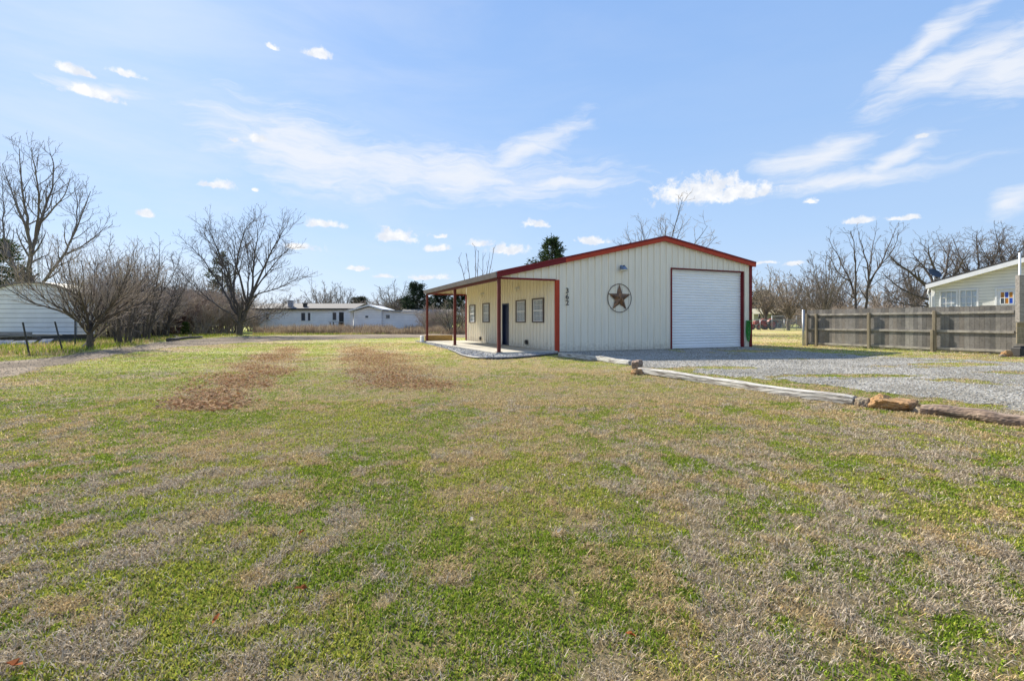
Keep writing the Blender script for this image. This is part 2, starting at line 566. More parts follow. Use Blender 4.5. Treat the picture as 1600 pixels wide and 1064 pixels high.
M = dict(
    wall=steel_wall_mat('cream_steel', (0.86, 0.785, 0.63), (0.76, 0.695, 0.56)),
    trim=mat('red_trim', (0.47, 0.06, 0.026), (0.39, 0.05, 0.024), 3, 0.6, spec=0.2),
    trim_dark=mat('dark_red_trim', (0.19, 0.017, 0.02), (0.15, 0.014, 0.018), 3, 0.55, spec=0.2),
    post=mat('oxide_red_post', (0.145, 0.032, 0.024), (0.11, 0.025, 0.02), 5, 0.6, spec=0.2),
    roof=mat('galvanised_roof', (0.30, 0.30, 0.31), (0.22, 0.22, 0.23), 2, 0.4, 0.3),
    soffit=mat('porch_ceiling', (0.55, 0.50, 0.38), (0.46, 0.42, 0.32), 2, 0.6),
    gutter=mat('grey_gutter', (0.16, 0.14, 0.145), (0.11, 0.10, 0.105), 3, 0.5),
    white=mat('white_paint', (0.78, 0.78, 0.78), (0.68, 0.68, 0.68), 2, 0.45),
    door_white=mat('white_roll_door', (0.93, 0.92, 0.89), (0.86, 0.85, 0.83), 1.5, 0.38, stretch=(0.4, 0.4, 4)),
    navy=mat('navy_door', (0.018, 0.03, 0.075), (0.012, 0.02, 0.055), 3, 0.35),
    dark=mat('near_black', (0.018, 0.017, 0.018), (0.03, 0.028, 0.027), 8, 0.6),
    glass=glass_mat('window_glass', (0.06, 0.07, 0.085)),
    clear_glass=glass_mat('clear_window_glass', (0.1, 0.1, 0.1), 0.03, True),
    blind=mat('window_blind', (0.90, 0.90, 0.91), (0.78, 0.79, 0.81), 3, 0.7),
    bronze=mat('bronze_window_frame', (0.11, 0.085, 0.07), (0.08, 0.06, 0.05), 6, 0.5),
    rust=mat('rusted_star', (0.38, 0.20, 0.09), (0.07, 0.05, 0.045), 9, 0.5, 0.55, 0.25, 40, lo=0.3, hi=0.7),
    iron=mat('dark_iron', (0.05, 0.035, 0.026), (0.09, 0.05, 0.03), 12, 0.6, 0.3),
    digit=mat('black_number', (0.012, 0.012, 0.013), (0.02, 0.02, 0.02), 8, 0.5),
    lampblue=mat('lamp_housing', (0.20, 0.27, 0.38), (0.13, 0.18, 0.27), 8, 0.35, 0.4),
    lens=mat('frosted_lens', (0.80, 0.76, 0.62), (0.70, 0.66, 0.52), 8, 0.3),
    concrete=mat('concrete', (0.50, 0.46, 0.38), (0.40, 0.37, 0.31), 3, 0.85, 0, 0.25, 60),
    yellow_wood=mat('yellow_timber', (0.50, 0.31, 0.09), (0.38, 0.23, 0.07), 3, 0.7, 0, 0.2, 30, (1, 1, 6)),
    tie=mat('weathered_tie', (0.56, 0.53, 0.47), (0.16, 0.13, 0.105), 2.6, 0.9, 0, 1.0, 9, (0.9, 9, 9), lo=0.46, hi=0.64),
    tie_brown=mat('brown_log', (0.36, 0.26, 0.19), (0.11, 0.07, 0.05), 2.6, 0.9, 0, 1.0, 9, (0.7, 9, 9), lo=0.42, hi=0.64),
    stone_orange=mat('orange_sandstone', (0.50, 0.29, 0.12), (0.20, 0.11, 0.055), 5, 0.9, 0, 0.8, 20, lo=0.35, hi=0.75),
    stone_grey=mat('grey_brown_stone', (0.36, 0.29, 0.19), (0.16, 0.11, 0.08), 6, 0.9, 0, 0.8, 22),
    edging=mat('black_edging', (0.03, 0.03, 0.035), (0.05, 0.05, 0.055), 6, 0.5),
    hose=mat('green_hose', (0.03, 0.32, 0.04), (0.02, 0.22, 0.03), 5, 0.35),
    fence_post=mat('tan_post', (0.30, 0.25, 0.17), (0.19, 0.15, 0.10), 4, 0.85, 0, 0.4, 20, (5, 5, 0.7)),
    fence_rail=mat('grey_rail', (0.42, 0.38, 0.32), (0.22, 0.20, 0.175), 4, 0.85, 0, 0.4, 20, (1, 1, 1)),
    steel=mat('galvanised_steel', (0.42, 0.44, 0.46), (0.33, 0.35, 0.37), 6, 0.45, 0.6),
    box_grey=mat('grey_box', (0.30, 0.33, 0.37), (0.24, 0.26, 0.30), 4, 0.5),
    bark=mat('grey_bark', (0.115, 0.095, 0.08), (0.055, 0.045, 0.04), 9, 0.95, 0, 0.7, 30, (2, 2, 0.6)),
    bark_light=mat('pale_bark', (0.21, 0.18, 0.155), (0.10, 0.085, 0.075), 9, 0.95, 0, 0.7, 30, (2, 2, 0.6)),
    twig=mat('brown_twigs', (0.20, 0.165, 0.145), (0.125, 0.105, 0.092), 5, 0.95),
    twig_pale=mat('pale_twigs', (0.46, 0.375, 0.30), (0.29, 0.23, 0.185), 2, 0.95),
    twig_red=mat('reddish_twigs', (0.15, 0.075, 0.06), (0.09, 0.05, 0.042), 2, 0.95),
    mob_wall=siding_mat('white_house_board', (0.86, 0.86, 0.88), 0.3, 'Z', 0.8),
    mob_roof=mat('grey_shingle', (0.22, 0.20, 0.18), (0.15, 0.14, 0.13), 6, 0.9, 0, 0.3, 30),
    vinyl=siding_mat('white_vinyl_siding', (0.78, 0.77, 0.73), 0.125, 'Z', 0.55),
    shed=siding_mat('pale_metal_siding', (0.74, 0.74, 0.78), 0.262, 'Z', 0.42, 0.5, 0.13),
    shed_roof=mat('shed_roof', (0.10, 0.09, 0.085), (0.17, 0.15, 0.14), 3, 0.6),
    cream_roof=mat('cream_roof', (0.62, 0.57, 0.38), (0.52, 0.47, 0.31), 2, 0.6),
    sage=siding_mat('sage_siding', (0.32, 0.34, 0.26), 0.3, 'X', 0.75),
    red_paint=mat('faded_red_paint', (0.33, 0.05, 0.035), (0.22, 0.04, 0.03), 6, 0.45),
    rubber=mat('tyre_rubber', (0.03, 0.03, 0.03), (0.045, 0.043, 0.04), 8, 0.8),
    board_grey=mat('grey_board', (0.34, 0.31, 0.28), (0.20, 0.18, 0.16), 3, 0.9, 0, 0.4, 20, (1, 6, 6)),
    sheet=mat('pale_sheet_metal', (0.30, 0.32, 0.35), (0.18, 0.19, 0.21), 5, 0.7, spec=0.1),
    amber=glass_mat('amber_glass', (0.42, 0.17, 0.02), 0.1),
    cobalt=glass_mat('blue_glass', (0.02, 0.07, 0.42), 0.1),
    dish=mat('dish_grey', (0.05, 0.06, 0.08), (0.035, 0.045, 0.06), 4, 0.45),
)
M['leafcol'] = col_mat('foliage', 0.75, 0.25)
M['blade'] = col_mat('grass_blade', 0.7, 0.32)
M['soil'] = col_mat('turf_ground', 0.95, 0, 14.0, 0.5, 0.7)
M['stonecol'] = col_mat('gravel_stone', 0.85, 0)
M['gravel'] = col_mat('gravel_sheet', 0.95, 0, 14.0, 0.35, 0.7)
M['plank'] = col_mat('fence_board', 0.9, 0, 3.0, 0.22, 0.2)

exec_sections = []
# ------------------------------------------------------------------ main building frame
TH = math.atan2(0.4208, 1.0)
BU = Vector((math.cos(TH), math.sin(TH), 0)); BV = Vector((-math.sin(TH), math.cos(TH), 0))
BO = Vector((1.62, 17.96, 0))
BW, BL, PW = 9.65, 10.87, 2.25                     # body width, length, porch width
def bworld(x, y, z=0.0): p = BO + BU * x + BV * y; return (p.x, p.y, z)
def to_building(x, y):
    dx, dy = x - BO.x, y - BO.y
    return dx * BU.x + dy * BU.y, dx * BV.x + dy * BV.y

# ------------------------------------------------------------------ the ground
RNG = np.random.default_rng(7)
LANE = [ground(*p) for p in [(-110, 586), (0, 566), (100, 556), (145, 548), (200, 542), (240, 536), (300, 530), (370, 526), (440, 524.5), (560, 522.8), (660, 522), (1000, 521),
                             (1000, 527), (660, 527.5), (560, 529.5), (440, 532.5), (380, 536), (300, 541), (240, 545), (200, 553), (110, 565), (60, 575), (0, 590), (-110, 622)]]
GRAVEL = [ground(*p) for p in [(880, 553.5), (930, 559), (985, 568), (1005, 573), (1080, 580), (1200, 592), (1340, 610), (1480, 626), (1600, 640), (1800, 668),
                               (1800, 583), (1600, 566), (1480, 561), (1330, 555), (1235, 548.5), (1190, 544.5)]] + [bworld(10.2, 0.6)[:2], bworld(0.0, 0.6)[:2]]
BED = [ground(*p) for p in [(648, 532.5), (668, 538), (700, 546), (722, 556), (745, 560.5), (772, 561.7), (820, 559.3), (872, 553.8)]] + [bworld(0.0, 0.1)[:2], bworld(-2.0, 0.2)[:2], bworld(-2.0, 10.9)[:2]]
TAN_DIRT = [(270, 548, 60, 4), (350, 541, 60, 3), (430, 536, 40, 2.5), (140, 562, 40, 3)]
LITTER = [(448, 549, 34, 9, 0), (428, 561, 54, 14, 0), (408, 577, 64, 17, 0), (378, 597, 74, 18, 0), (342, 617, 76, 17, 0), (304, 634, 62, 13, 0),
          (560, 549, 44, 9, 0), (584, 562, 64, 15, 0), (606, 581, 76, 18, 0), (640, 599, 84, 15, 0)]
STRAW = [(720, 570, 130, 14), (830, 582, 150, 20), (560, 630, 180, 14), (640, 545, 60, 6), (700, 620, 160, 16), (980, 620, 150, 18), (330, 690, 120, 14), (1230, 530, 80, 14), (500, 545, 80, 4)]
GREEN = [(470, 545, 90, 7), (330, 578, 90, 8), (200, 605, 120, 9), (470, 590, 60, 14), (85, 640, 110, 10), (270, 650, 90, 12), (420, 660, 110, 12), (1000, 560, 60, 12), (900, 560, 70, 8),
         (850, 718, 45, 10), (190, 880, 80, 40), (560, 640, 60, 8), (700, 553, 60, 5), (1040, 585, 60, 5), (120, 556, 160, 7), (1480, 612, 120, 7), (860, 560, 40, 5), (300, 985, 130, 40), (230, 790, 90, 22)]


def pix(x, y):
    yy = np.maximum(y, 0.4)
    return CX + F * x / yy, HY + F * HC / yy


def blobs(px, py, lst):
    r = np.zeros_like(px)
    for b in lst:
        r = np.maximum(r, 1 - np.hypot((px - b[0]) / b[2], (py - b[1]) / b[3]) * 0.55)
    return r


def gravel_mask(x, y):
    nx = (fbm(x * 1.3, y * 1.3, 51) - 0.5) * 1.5; ny = (fbm(x * 1.3, y * 1.3, 67) - 0.5) * 1.5
    m = in_poly(x + nx, y + ny, GRAVEL).astype(float)
    px, py = pix(x, y)
    strips = 0.6 * fbm(x * 0.30 + y * 0.16, y * 0.75, 83, 3) + 0.4 * fbm(x * 2.2, y * 2.2, 85, 3)
    m *= 1 - 0.9 * ss(strips, 0.62, 0.67) * ss(x, 4, 8) * (1 - ss(py, 600, 640) * 0.4)
    m *= 1 - ss(blobs(px, py, [(1490, 570, 90, 4), (1180, 549, 60, 2.5), (1330, 588, 150, 3.5), (1120, 575, 90, 3)]) + 0.4 * (fbm(x * 3, y * 3, 71) - 0.5), 0.5, 0.66)
    return m


def covered(x, y):
    """where nothing grows: slab, building, planting bed"""
    bx, by = to_building(x, y)
    b = (bx > -PW - 0.12) & (bx < BW + 0.02) & (by > -0.02) & (by < BL + 0.15)
    return b | in_poly(x, y, BED)


def lane_mask(x, y):
    n = (fbm(x * 0.9, y * 0.9, 21) - 0.5) * 1.3
    return in_poly(x + n * 0.4, y + n, LANE)


def turf(x, y):
    """shares of green growth, tan straw, grey straw, brown litter at each place"""
    px, py = pix(x, y)
    g = 0.26 * fbm(x * 0.7, y * 0.55, 1, 3) + 0.34 * fbm(x * 2.8, y * 2.2, 5, 3) + 0.40 * fbm(x * 8.0, y * 6.5, 6, 3)
    g = g + 0.06 * np.clip(blobs(px, py, GREEN), 0, 1) - 0.07 * np.clip(blobs(px, py, STRAW), 0, 1) - 0.30 * ss(blobs(px, py, LITTER), 0.35, 0.95)
    g = g + 0.030 * ss(px, 800, 200) * ss(py, 900, 620) - 0.006 * ss(px, 900, 1300) * ss(py, 560, 640)
    pg = 0.13 + 0.72 * ss(g, 0.440, 0.552)
    pg = np.where((py < 530) & (px < 1150), np.minimum(1, pg + 0.15), pg)
    br = ss(blobs(px, py, LITTER) + 0.7 * (fbm(x * 1.4, y * 1.4, 15) - 0.5), 0.30, 0.85)
    t = ss(0.38 * fbm(x * 0.8, y * 0.8, 31, 3) + 0.62 * fbm(x * 5.2, y * 4.2, 33, 3) + 0.16 * np.clip(blobs(px, py, STRAW), 0, 1) - 0.02 * ss(py, 640, 900) - 0.02 * ss(px, 800, 1300), 0.36, 0.60)
    return pg, t, br


C_GREEN = np.array([(0.25, 0.335, 0.034), (0.335, 0.39, 0.048), (0.44, 0.44, 0.078), (0.16, 0.24, 0.028)])
C_TAN = np.array([(0.62, 0.46, 0.235), (0.54, 0.385, 0.185), (0.70, 0.56, 0.32), (0.44, 0.305, 0.145)])
C_GREY = np.array([(0.47, 0.38, 0.265), (0.56, 0.46, 0.335), (0.35, 0.275, 0.185), (0.65, 0.55, 0.41)])
C_BROWN = np.array([(0.31, 0.155, 0.07), (0.39, 0.215, 0.10), (0.22, 0.105, 0.05), (0.45, 0.28, 0.145)])


def ground_colour(x, y):
    pg, t, br = turf(x, y)
    base = C_TAN.mean(0) * t[:, None] + C_GREY.mean(0) * (1 - t[:, None])
    base = base * (1 - br[:, None]) + C_BROWN.mean(0) * br[:, None]
    c = base * (1 - pg[:, None]) + C_GREEN.mean(0) * pg[:, None]
    # the mat of old thatch and soil under the blades close by
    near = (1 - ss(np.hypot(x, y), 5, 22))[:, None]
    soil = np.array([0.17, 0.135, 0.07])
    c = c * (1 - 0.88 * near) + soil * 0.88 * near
    px, py = pix(x, y)
    d = ss(blobs(px, py, TAN_DIRT) + 0.3 * (fbm(x * 2, y * 2, 9) - 0.5), 0.45, 0.7)[:, None]
    c = c * (1 - d) + np.array([0.48, 0.35, 0.22]) * d
    return c


def graded(*segs):
    out = []
    for a, b, s in segs: out.append(np.arange(a, b, s))
    return np.concatenate(out)


def undulate(x, y):
    return (fbm(x * 0.45, y * 0.45, 101, 3) - 0.5) * 0.06 * (1 - ss(np.hypot(x, y), 9, 14))


def build_ground():
    ys = graded((-60, -4, 8), (-4, 0.6, 0.6), (0.6, 8, 0.08), (8, 20, 0.15), (20, 60, 0.4), (60, 120, 3), (120, 400, 20), (400, 2400, 200))
    xp = graded((0, 7, 0.1), (7, 22, 0.22), (22, 60, 1.2), (60, 300, 15), (300, 2400, 150))
    xs = np.concatenate([-xp[:0:-1], xp])
    X, Y = np.meshgrid(xs, ys)
    x, y = X.ravel(), Y.ravel()
    nx, ny = len(xs), len(ys)
    i = np.arange(nx * ny).reshape(ny, nx)
    q = np.stack([i[:-1, :-1], i[:-1, 1:], i[1:, 1:], i[1:, :-1]], -1).reshape(-1, 4)
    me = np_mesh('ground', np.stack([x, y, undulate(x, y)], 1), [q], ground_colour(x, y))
    tag(link('ground', me, M['soil'], smooth=True), 'mown winter lawn of green weeds and straw reaching the houses', 'lawn', kind='structure')


def sheet(name, poly, step, z, colfn, m, label, cat, maskfn=None, pad=0.6):
    xs = [p[0] for p in poly]; ys = [p[1] for p in poly]
    gx = np.arange(min(xs) - pad, max(xs) + pad, step); gy = np.arange(min(ys) - pad, max(ys) + pad, step)
    X, Y = np.meshgrid(gx, gy)
    nx, ny = len(gx), len(gy)
    xc, yc = (X[:-1, :-1] + step / 2).ravel(), (Y[:-1, :-1] + step / 2).ravel()
    keep = maskfn(xc, yc) > 0.5 if maskfn else in_poly(xc, yc, poly)
    i = np.arange(nx * ny).reshape(ny, nx)
    q = np.stack([i[:-1, :-1], i[:-1, 1:], i[1:, 1:], i[1:, :-1]], -1).reshape(-1, 4)[keep]
    used, inv = np.unique(q, return_inverse=True)
    x, y = X.ravel()[used], Y.ravel()[used]
    jx = (vnoise(x * 9, y * 9, 3) - 0.5) * step * 0.8; jy = (vnoise(x * 9, y * 9, 4) - 0.5) * step * 0.8
    x, y = x + jx, y + jy
    zz = undulate(x, y) + z
    me = np_mesh(name, np.stack([x, y, zz], 1), [inv.reshape(q.shape)], colfn(x, y))
    o = link(name, me, m)
    tag(o, label, cat, kind='structure')
    return o


def mixcols(x, y, a, b, f, seed, lo=0.4, hi=0.6):
    t = ss(fbm(x * f, y * f, seed, 4), lo, hi)[:, None]
    return np.array(a) * (1 - t) + np.array(b) * t


def scatter_stones(name, pts, size, cols, label, cat):
    """little angular stones, each a squashed eight-sided lump"""
    n = len(pts)
    base = np.array([(1, 0, 0), (0, 1, 0), (-1, 0, 0), (0, -1, 0), (0, 0, 0.8), (0, 0, -0.6)], dtype=float)
    fc = np.array([(0, 1, 4), (1, 2, 4), (2, 3, 4), (3, 0, 4), (1, 0, 5), (2, 1, 5), (3, 2, 5), (0, 3, 5)])
    V = base[None] * (0.6 + 0.8 * RNG.random((n, 6, 1)))
    V = V + RNG.normal(0, 0.16, (n, 6, 3))
    V = V * size[:, None, None] * np.array([1.0, 0.85, 0.62])
    a = RNG.random(n) * 6.283
    ca, sa = np.cos(a)[:, None], np.sin(a)[:, None]
    x = V[..., 0] * ca - V[..., 1] * sa; y = V[..., 0] * sa + V[..., 1] * ca
    V = np.stack([x + pts[:, 0:1], y + pts[:, 1:2], V[..., 2] + pts[:, 2:3] + size[:, None] * 0.25], -1).reshape(-1, 3)
    fcs = (fc[None] + (np.arange(n) * 6)[:, None, None]).reshape(-1, 3)
    me = np_mesh(name, V, [fcs], np.repeat(cols, 6, 0))
    tag(link(name, me, M['stonecol']), label, cat, kind='stuff')


def build_surfaces():
    sheet('gravel_drive', GRAVEL, 0.13, 0.006, lambda x, y: mixcols(x, y, (0.30, 0.28, 0.235), (0.43, 0.405, 0.355), 0.9, 5), M['gravel'],
          'pale grey gravel parking area in front of the roll-up door', 'gravel drive', gravel_mask, 1.6)
    sheet('dirt_track', LANE, 0.25, 0.005, lambda x, y: mixcols(x, y, (0.19, 0.15, 0.108), (0.31, 0.245, 0.175), 0.7, 8), M['gravel'],
          'worn grey brown dirt lane curving past the bare trees', 'track', lambda x, y: lane_mask(x, y) & ~covered(x, y), 1.5)
    sheet('planting_bed', BED, 0.10, 0.012, lambda x, y: mixcols(x, y, (0.27, 0.27, 0.27), (0.42, 0.42, 0.41), 2.5, 6), M['gravel'],
          'strip of grey crushed stone along the open porch', 'stone bed')
    # stones on the drive
    n = 170000
    x = RNG.uniform(1, 19, n); y = RNG.uniform(5.2, 24, n)
    k = (gravel_mask(x, y) > 0.5) & ~covered(x, y) & (x / y < 1.2)
    x, y = x[k], y[k]
    size = RNG.uniform(0.007, 0.018, len(x))
    pal = np.array([(0.45, 0.43, 0.385), (0.36, 0.34, 0.30), (0.60, 0.58, 0.53), (0.22, 0.205, 0.175), (0.40, 0.35, 0.275)])
    scatter_stones('gravel_stones', np.stack([x, y, undulate(x, y) + 0.008], 1), size, pal[RNG.integers(0, 5, len(x))] * RNG.uniform(0.8, 1.1, (len(x), 1)),
                   'loose pale crushed stones strewn over the parking area', 'gravel')
    n = 30000
    x = RNG.uniform(-8, 3, n); y = RNG.uniform(13, 30, n)
    bx, by = to_building(x, y)
    k = in_poly(x, y, BED) & ~((bx > -PW - 0.1) & (by > -0.1) & (by < BL + 0.1))
    x, y = x[k], y[k]
    size = RNG.uniform(0.012, 0.03, len(x))
    pal = np.array([(0.36, 0.37, 0.38), (0.25, 0.255, 0.26), (0.50, 0.50, 0.50), (0.16, 0.16, 0.165)])
    scatter_stones('bed_stones', np.stack([x, y, np.full(len(x), 0.014)], 1), size, pal[RNG.integers(0, 4, len(x))],
                   'blue grey crushed stones filling the bed beside the porch', 'gravel')
    # stones along the dirt lane
    n = 60000
    x = RNG.uniform(-26, -5, n); y = RNG.uniform(8, 36, n)
    k = lane_mask(x, y) & (x / y > -1.3)
    x, y = x[k], y[k]
    size = RNG.uniform(0.007, 0.017, len(x))
    pal = np.array([(0.34, 0.28, 0.22), (0.24, 0.19, 0.145), (0.44, 0.38, 0.31), (0.17, 0.13, 0.10)])
    scatter_stones('track_stones', np.stack([x, y, np.full(len(x), 0.007)], 1), size, pal[RNG.integers(0, 4, len(x))],
                   'small brown stones and clods on the dirt lane', 'stones')


def blades(x, y, cls, length, width, lean, cols, lift=0.0):
    """curved two-segment blades of grass, all in one mesh"""
    n = len(x)
    a = RNG.random(n) * 6.283
    d = np.stack([np.cos(a), np.sin(a)], 1)
    w = np.stack([-d[:, 1], d[:, 0]], 1) * (width / 2)[:, None]
    h1 = length * 0.55; l1 = lean * 0.55; l2 = np.minimum(lean * RNG.uniform(0.75, 1.35, n), 1.6)
    z0 = undulate(x, y) - 0.004 + lift
    b = np.stack([x, y], 1)
    m = b + d * (h1 * np.sin(l1))[:, None]
    zm = z0 + h1 * np.cos(l1)
    t = m + d * ((length - h1) * np.sin(l2))[:, None]
    zt = zm + (length - h1) * np.cos(l2)
    tw = RNG.uniform(-0.6, 0.6, n) * width
    V = np.empty((n, 5, 3), dtype=np.float32)
    V[:, 0, :2] = b - w; V[:, 0, 2] = z0
    V[:, 1, :2] = b + w; V[:, 1, 2] = z0
    V[:, 2, :2] = m + w * 0.85; V[:, 2, 2] = zm + tw * 0.5
    V[:, 3, :2] = m - w * 0.85; V[:, 3, 2] = zm - tw * 0.5
    V[:, 4, :2] = t; V[:, 4, 2] = np.maximum(zt, z0 + 0.006)
    o = (np.arange(n) * 5)[:, None]
    return V.reshape(-1, 3), o + np.array([[0, 1, 2, 3]]), o + np.array([[3, 2, 4]]), np.repeat(cols, 5, 0)


def build_grass():
    bands = [(0.9, 2.6, 32000), (2.6, 4.2, 20000), (4.2, 7, 8500), (7, 11, 2400), (11, 17, 1000), (17, 26, 400), (26, 45, 90)]
    VS, Q, T, CS, off = [], [], [], [], 0
    for y0, y1, dens in bands:
        kw = 1.12
        area = 2 * kw * (y1 * y1 - y0 * y0) / 2 + 2 * 1.2 * (y1 - y0)
        n = int(area * dens)
        y = np.sqrt(RNG.uniform(y0 ** 2, y1 ** 2, n))
        x = RNG.uniform(-1, 1, n) * (kw * y + 1.2)
        keep = ~covered(x, y) & ~lane_mask(x, y)
        gm = gravel_mask(x, y)
        keep &= RNG.random(n) > gm * 0.992
        clump = fbm(x * 9, y * 9, 44, 2)
        keep &= RNG.random(n) < 0.34 + 0.95 * ss(clump, 0.32, 0.56)
        x, y = x[keep], y[keep]; n = len(x)
        pg, t, br = turf(x, y)
        # patchy at hand size too
        pg = np.clip(pg + (fbm(x * 15, y * 13, 61, 2) - 0.5) * 0.8, 0.02, 0.97)
        dist = np.hypot(x, y)
        u = RNG.random(n); u2 = RNG.random(n); u3 = RNG.random(n)
        cls = np.where(u < pg, 0, np.where(u2 < br * 0.72, 3, np.where(u3 < t, 1, 2)))
        pal = np.stack([C_GREEN, C_TAN, C_GREY, C_BROWN])
        ci = RNG.integers(0, 4, n)
        # greener and yellower weeds come in their own patches
        tone = fbm(x * 0.9, y * 0.9, 77, 3)
        ci = np.where((cls == 0) & (RNG.random(n) < 0.6), np.where(tone > 0.5, 2, 0), ci)
        cols = pal[cls, ci] * RNG.uniform(0.5, 1.38, (n, 1))
        g = cls == 0
        length = np.where(g, RNG.uniform(0.010, 0.024, n), RNG.uniform(0.010, 0.034, n)) * (1 + 0.02 * dist)
        width = np.where(g, RNG.uniform(0.003, 0.0065, n), RNG.uniform(0.0008, 0.0020, n)) + 0.0006 * dist
        flat = RNG.random(n) < 0.72
        length = np.where(~g & flat & (RNG.random(n) < 0.05), length * RNG.uniform(1.5, 2.3, n), length)
        lean = np.where(g, RNG.uniform(0.3, 1.3, n), np.where(flat, RNG.uniform(1.15, 1.6, n), RNG.uniform(0.3, 1.2, n)))
        lift = np.where(g, 0.0, np.where(flat, RNG.uniform(0.0, 0.018, n), 0.0))
        v, q, tr, c = blades(x, y, cls, length, width, lean, cols, lift)
        VS.append(v); Q.append(q + off); T.append(tr + off); CS.append(c); off += len(v)
    me = np_mesh('grass', np.concatenate(VS), [np.concatenate(Q), np.concatenate(T)], np.concatenate(CS))
    tag(link('grass', me, M['blade']), 'short winter lawn of straw blades and low green weeds', 'grass', kind='stuff')


def build_litter():
    """curled brown leaves in the two worn bands, and a few odd ones near the camera"""
    n = 26000
    px = RNG.uniform(230, 760, n); py = RNG.uniform(538, 645, n)
    yy = F * HC / (py - HY); x = (px - CX) / F * yy; y = yy
    k = (ss(blobs(px, py, LITTER) + 0.8 * (fbm(x * 1.4, y * 1.4, 15) - 0.5), 0.30, 1.0) * 0.75 > RNG.random(n)) & ~covered(x, y)
    x, y = x[k], y[k]; n = len(x)
    s = RNG.uniform(0.016, 0.036, n)
    a = RNG.random(n) * 6.283
    d = np.stack([np.cos(a), np.sin(a)], 1); w = np.stack([-d[:, 1], d[:, 0]], 1)
    z = RNG.uniform(0.012, 0.04, n)
    V = np.empty((n, 4, 3))
    b = np.stack([x, y], 1)
    up = RNG.uniform(-0.3, 0.9, (n, 4)) * s[:, None]
    for i, (p, q) in enumerate(((-1, 0), (0, -0.6), (1, 0), (0, 0.6))):
        V[:, i, :2] = b + d * (p * s)[:, None] + w * (q * s)[:, None]
        V[:, i, 2] = z + up[:, i] * 0.7
    o = (np.arange(n) * 4)[:, None]
    me = np_mesh('leaf_litter', V.reshape(-1, 3), [np.concatenate([o + np.array([[0, 1, 2]]), o + np.array([[0, 2, 3]])])],
                 np.repeat(C_BROWN[RNG.integers(0, 4, n)] * RNG.uniform(0.8, 1.3, (n, 1)), 4, 0))
    tag(link('leaf_litter', me, M['leafcol']), 'brown fallen leaves lying in two worn bands of lawn', 'leaf litter', kind='stuff')


build_ground()
build_surfaces()
build_grass()
build_litter()

# ------------------------------------------------------------------ main metal building
def rib_profile(x0, x1, pitch=0.305, h=0.042):
    """corrugated sheet section: (x, outward) breakpoints of a ribbed panel"""
    pts = [(x0, 0.0)]
    x = x0 + 0.1
    while x + 0.12 < x1:
        pts += [(x, 0.0), (x + 0.012, h), (x + 0.05, h), (x + 0.062, 0.0)]
        for k in (1, 2):
            c = x + 0.066 + (pitch - 0.066) * k / 3
            if c + 0.02 < x1: pts += [(c - 0.014, 0.0), (c, 0.007), (c + 0.014, 0.0)]
        x += pitch
    pts = [p for p in pts if p[0] < x1]
    pts.append((x1, 0.0))
    return pts


def ribbed_wall(mb, x0, x1, top, place, openings=(), bottom=0.0, pitch=0.305, h=0.042):
    prof = rib_profile(x0, x1, pitch, h)
    cuts = sorted(set([c for o in openings for c in o[:2]]))
    out = [prof[0]]
    for a, b in zip(prof[:-1], prof[1:]):
        for c in cuts:
            if a[0] + 1e-6 < c < b[0] - 1e-6:
                t = (c - a[0]) / (b[0] - a[0]); out.append((c, a[1] + (b[1] - a[1]) * t))
        out.append(b)
    for (xa, oa), (xb, ob) in zip(out[:-1], out[1:]):
        if xb - xa < 1e-6: continue
        mid = (xa + xb) / 2
        spans = [(bottom, None)]
        for o in openings:
            if o[0] < mid < o[1]:
                s0, s1 = spans.pop()
                if o[2] > s0 + 1e-4: spans.append((s0, o[2]))
                spans.append((o[3], s1))
        for s0, s1 in spans:
            za, zb = (top(xa), top(xb)) if s1 is None else (s1, s1)
            if min(za, zb) <= s0: continue
            mb.add([place(xa, oa, s0), place(xb, ob, s0), place(xb, ob, zb), place(xa, oa, za)], [(0, 1, 2, 3)])


def lf(px, py):                                   # front face: along the front, height
    t, z = on_plane(px, py, (BO.x, BO.y), (BU.x, BU.y)); return t, z
def ls(px, py):                                   # porch side: along the side, height
    t, z = on_plane(px, py, (BO.x, BO.y), (BV.x, BV.y)); return t, z


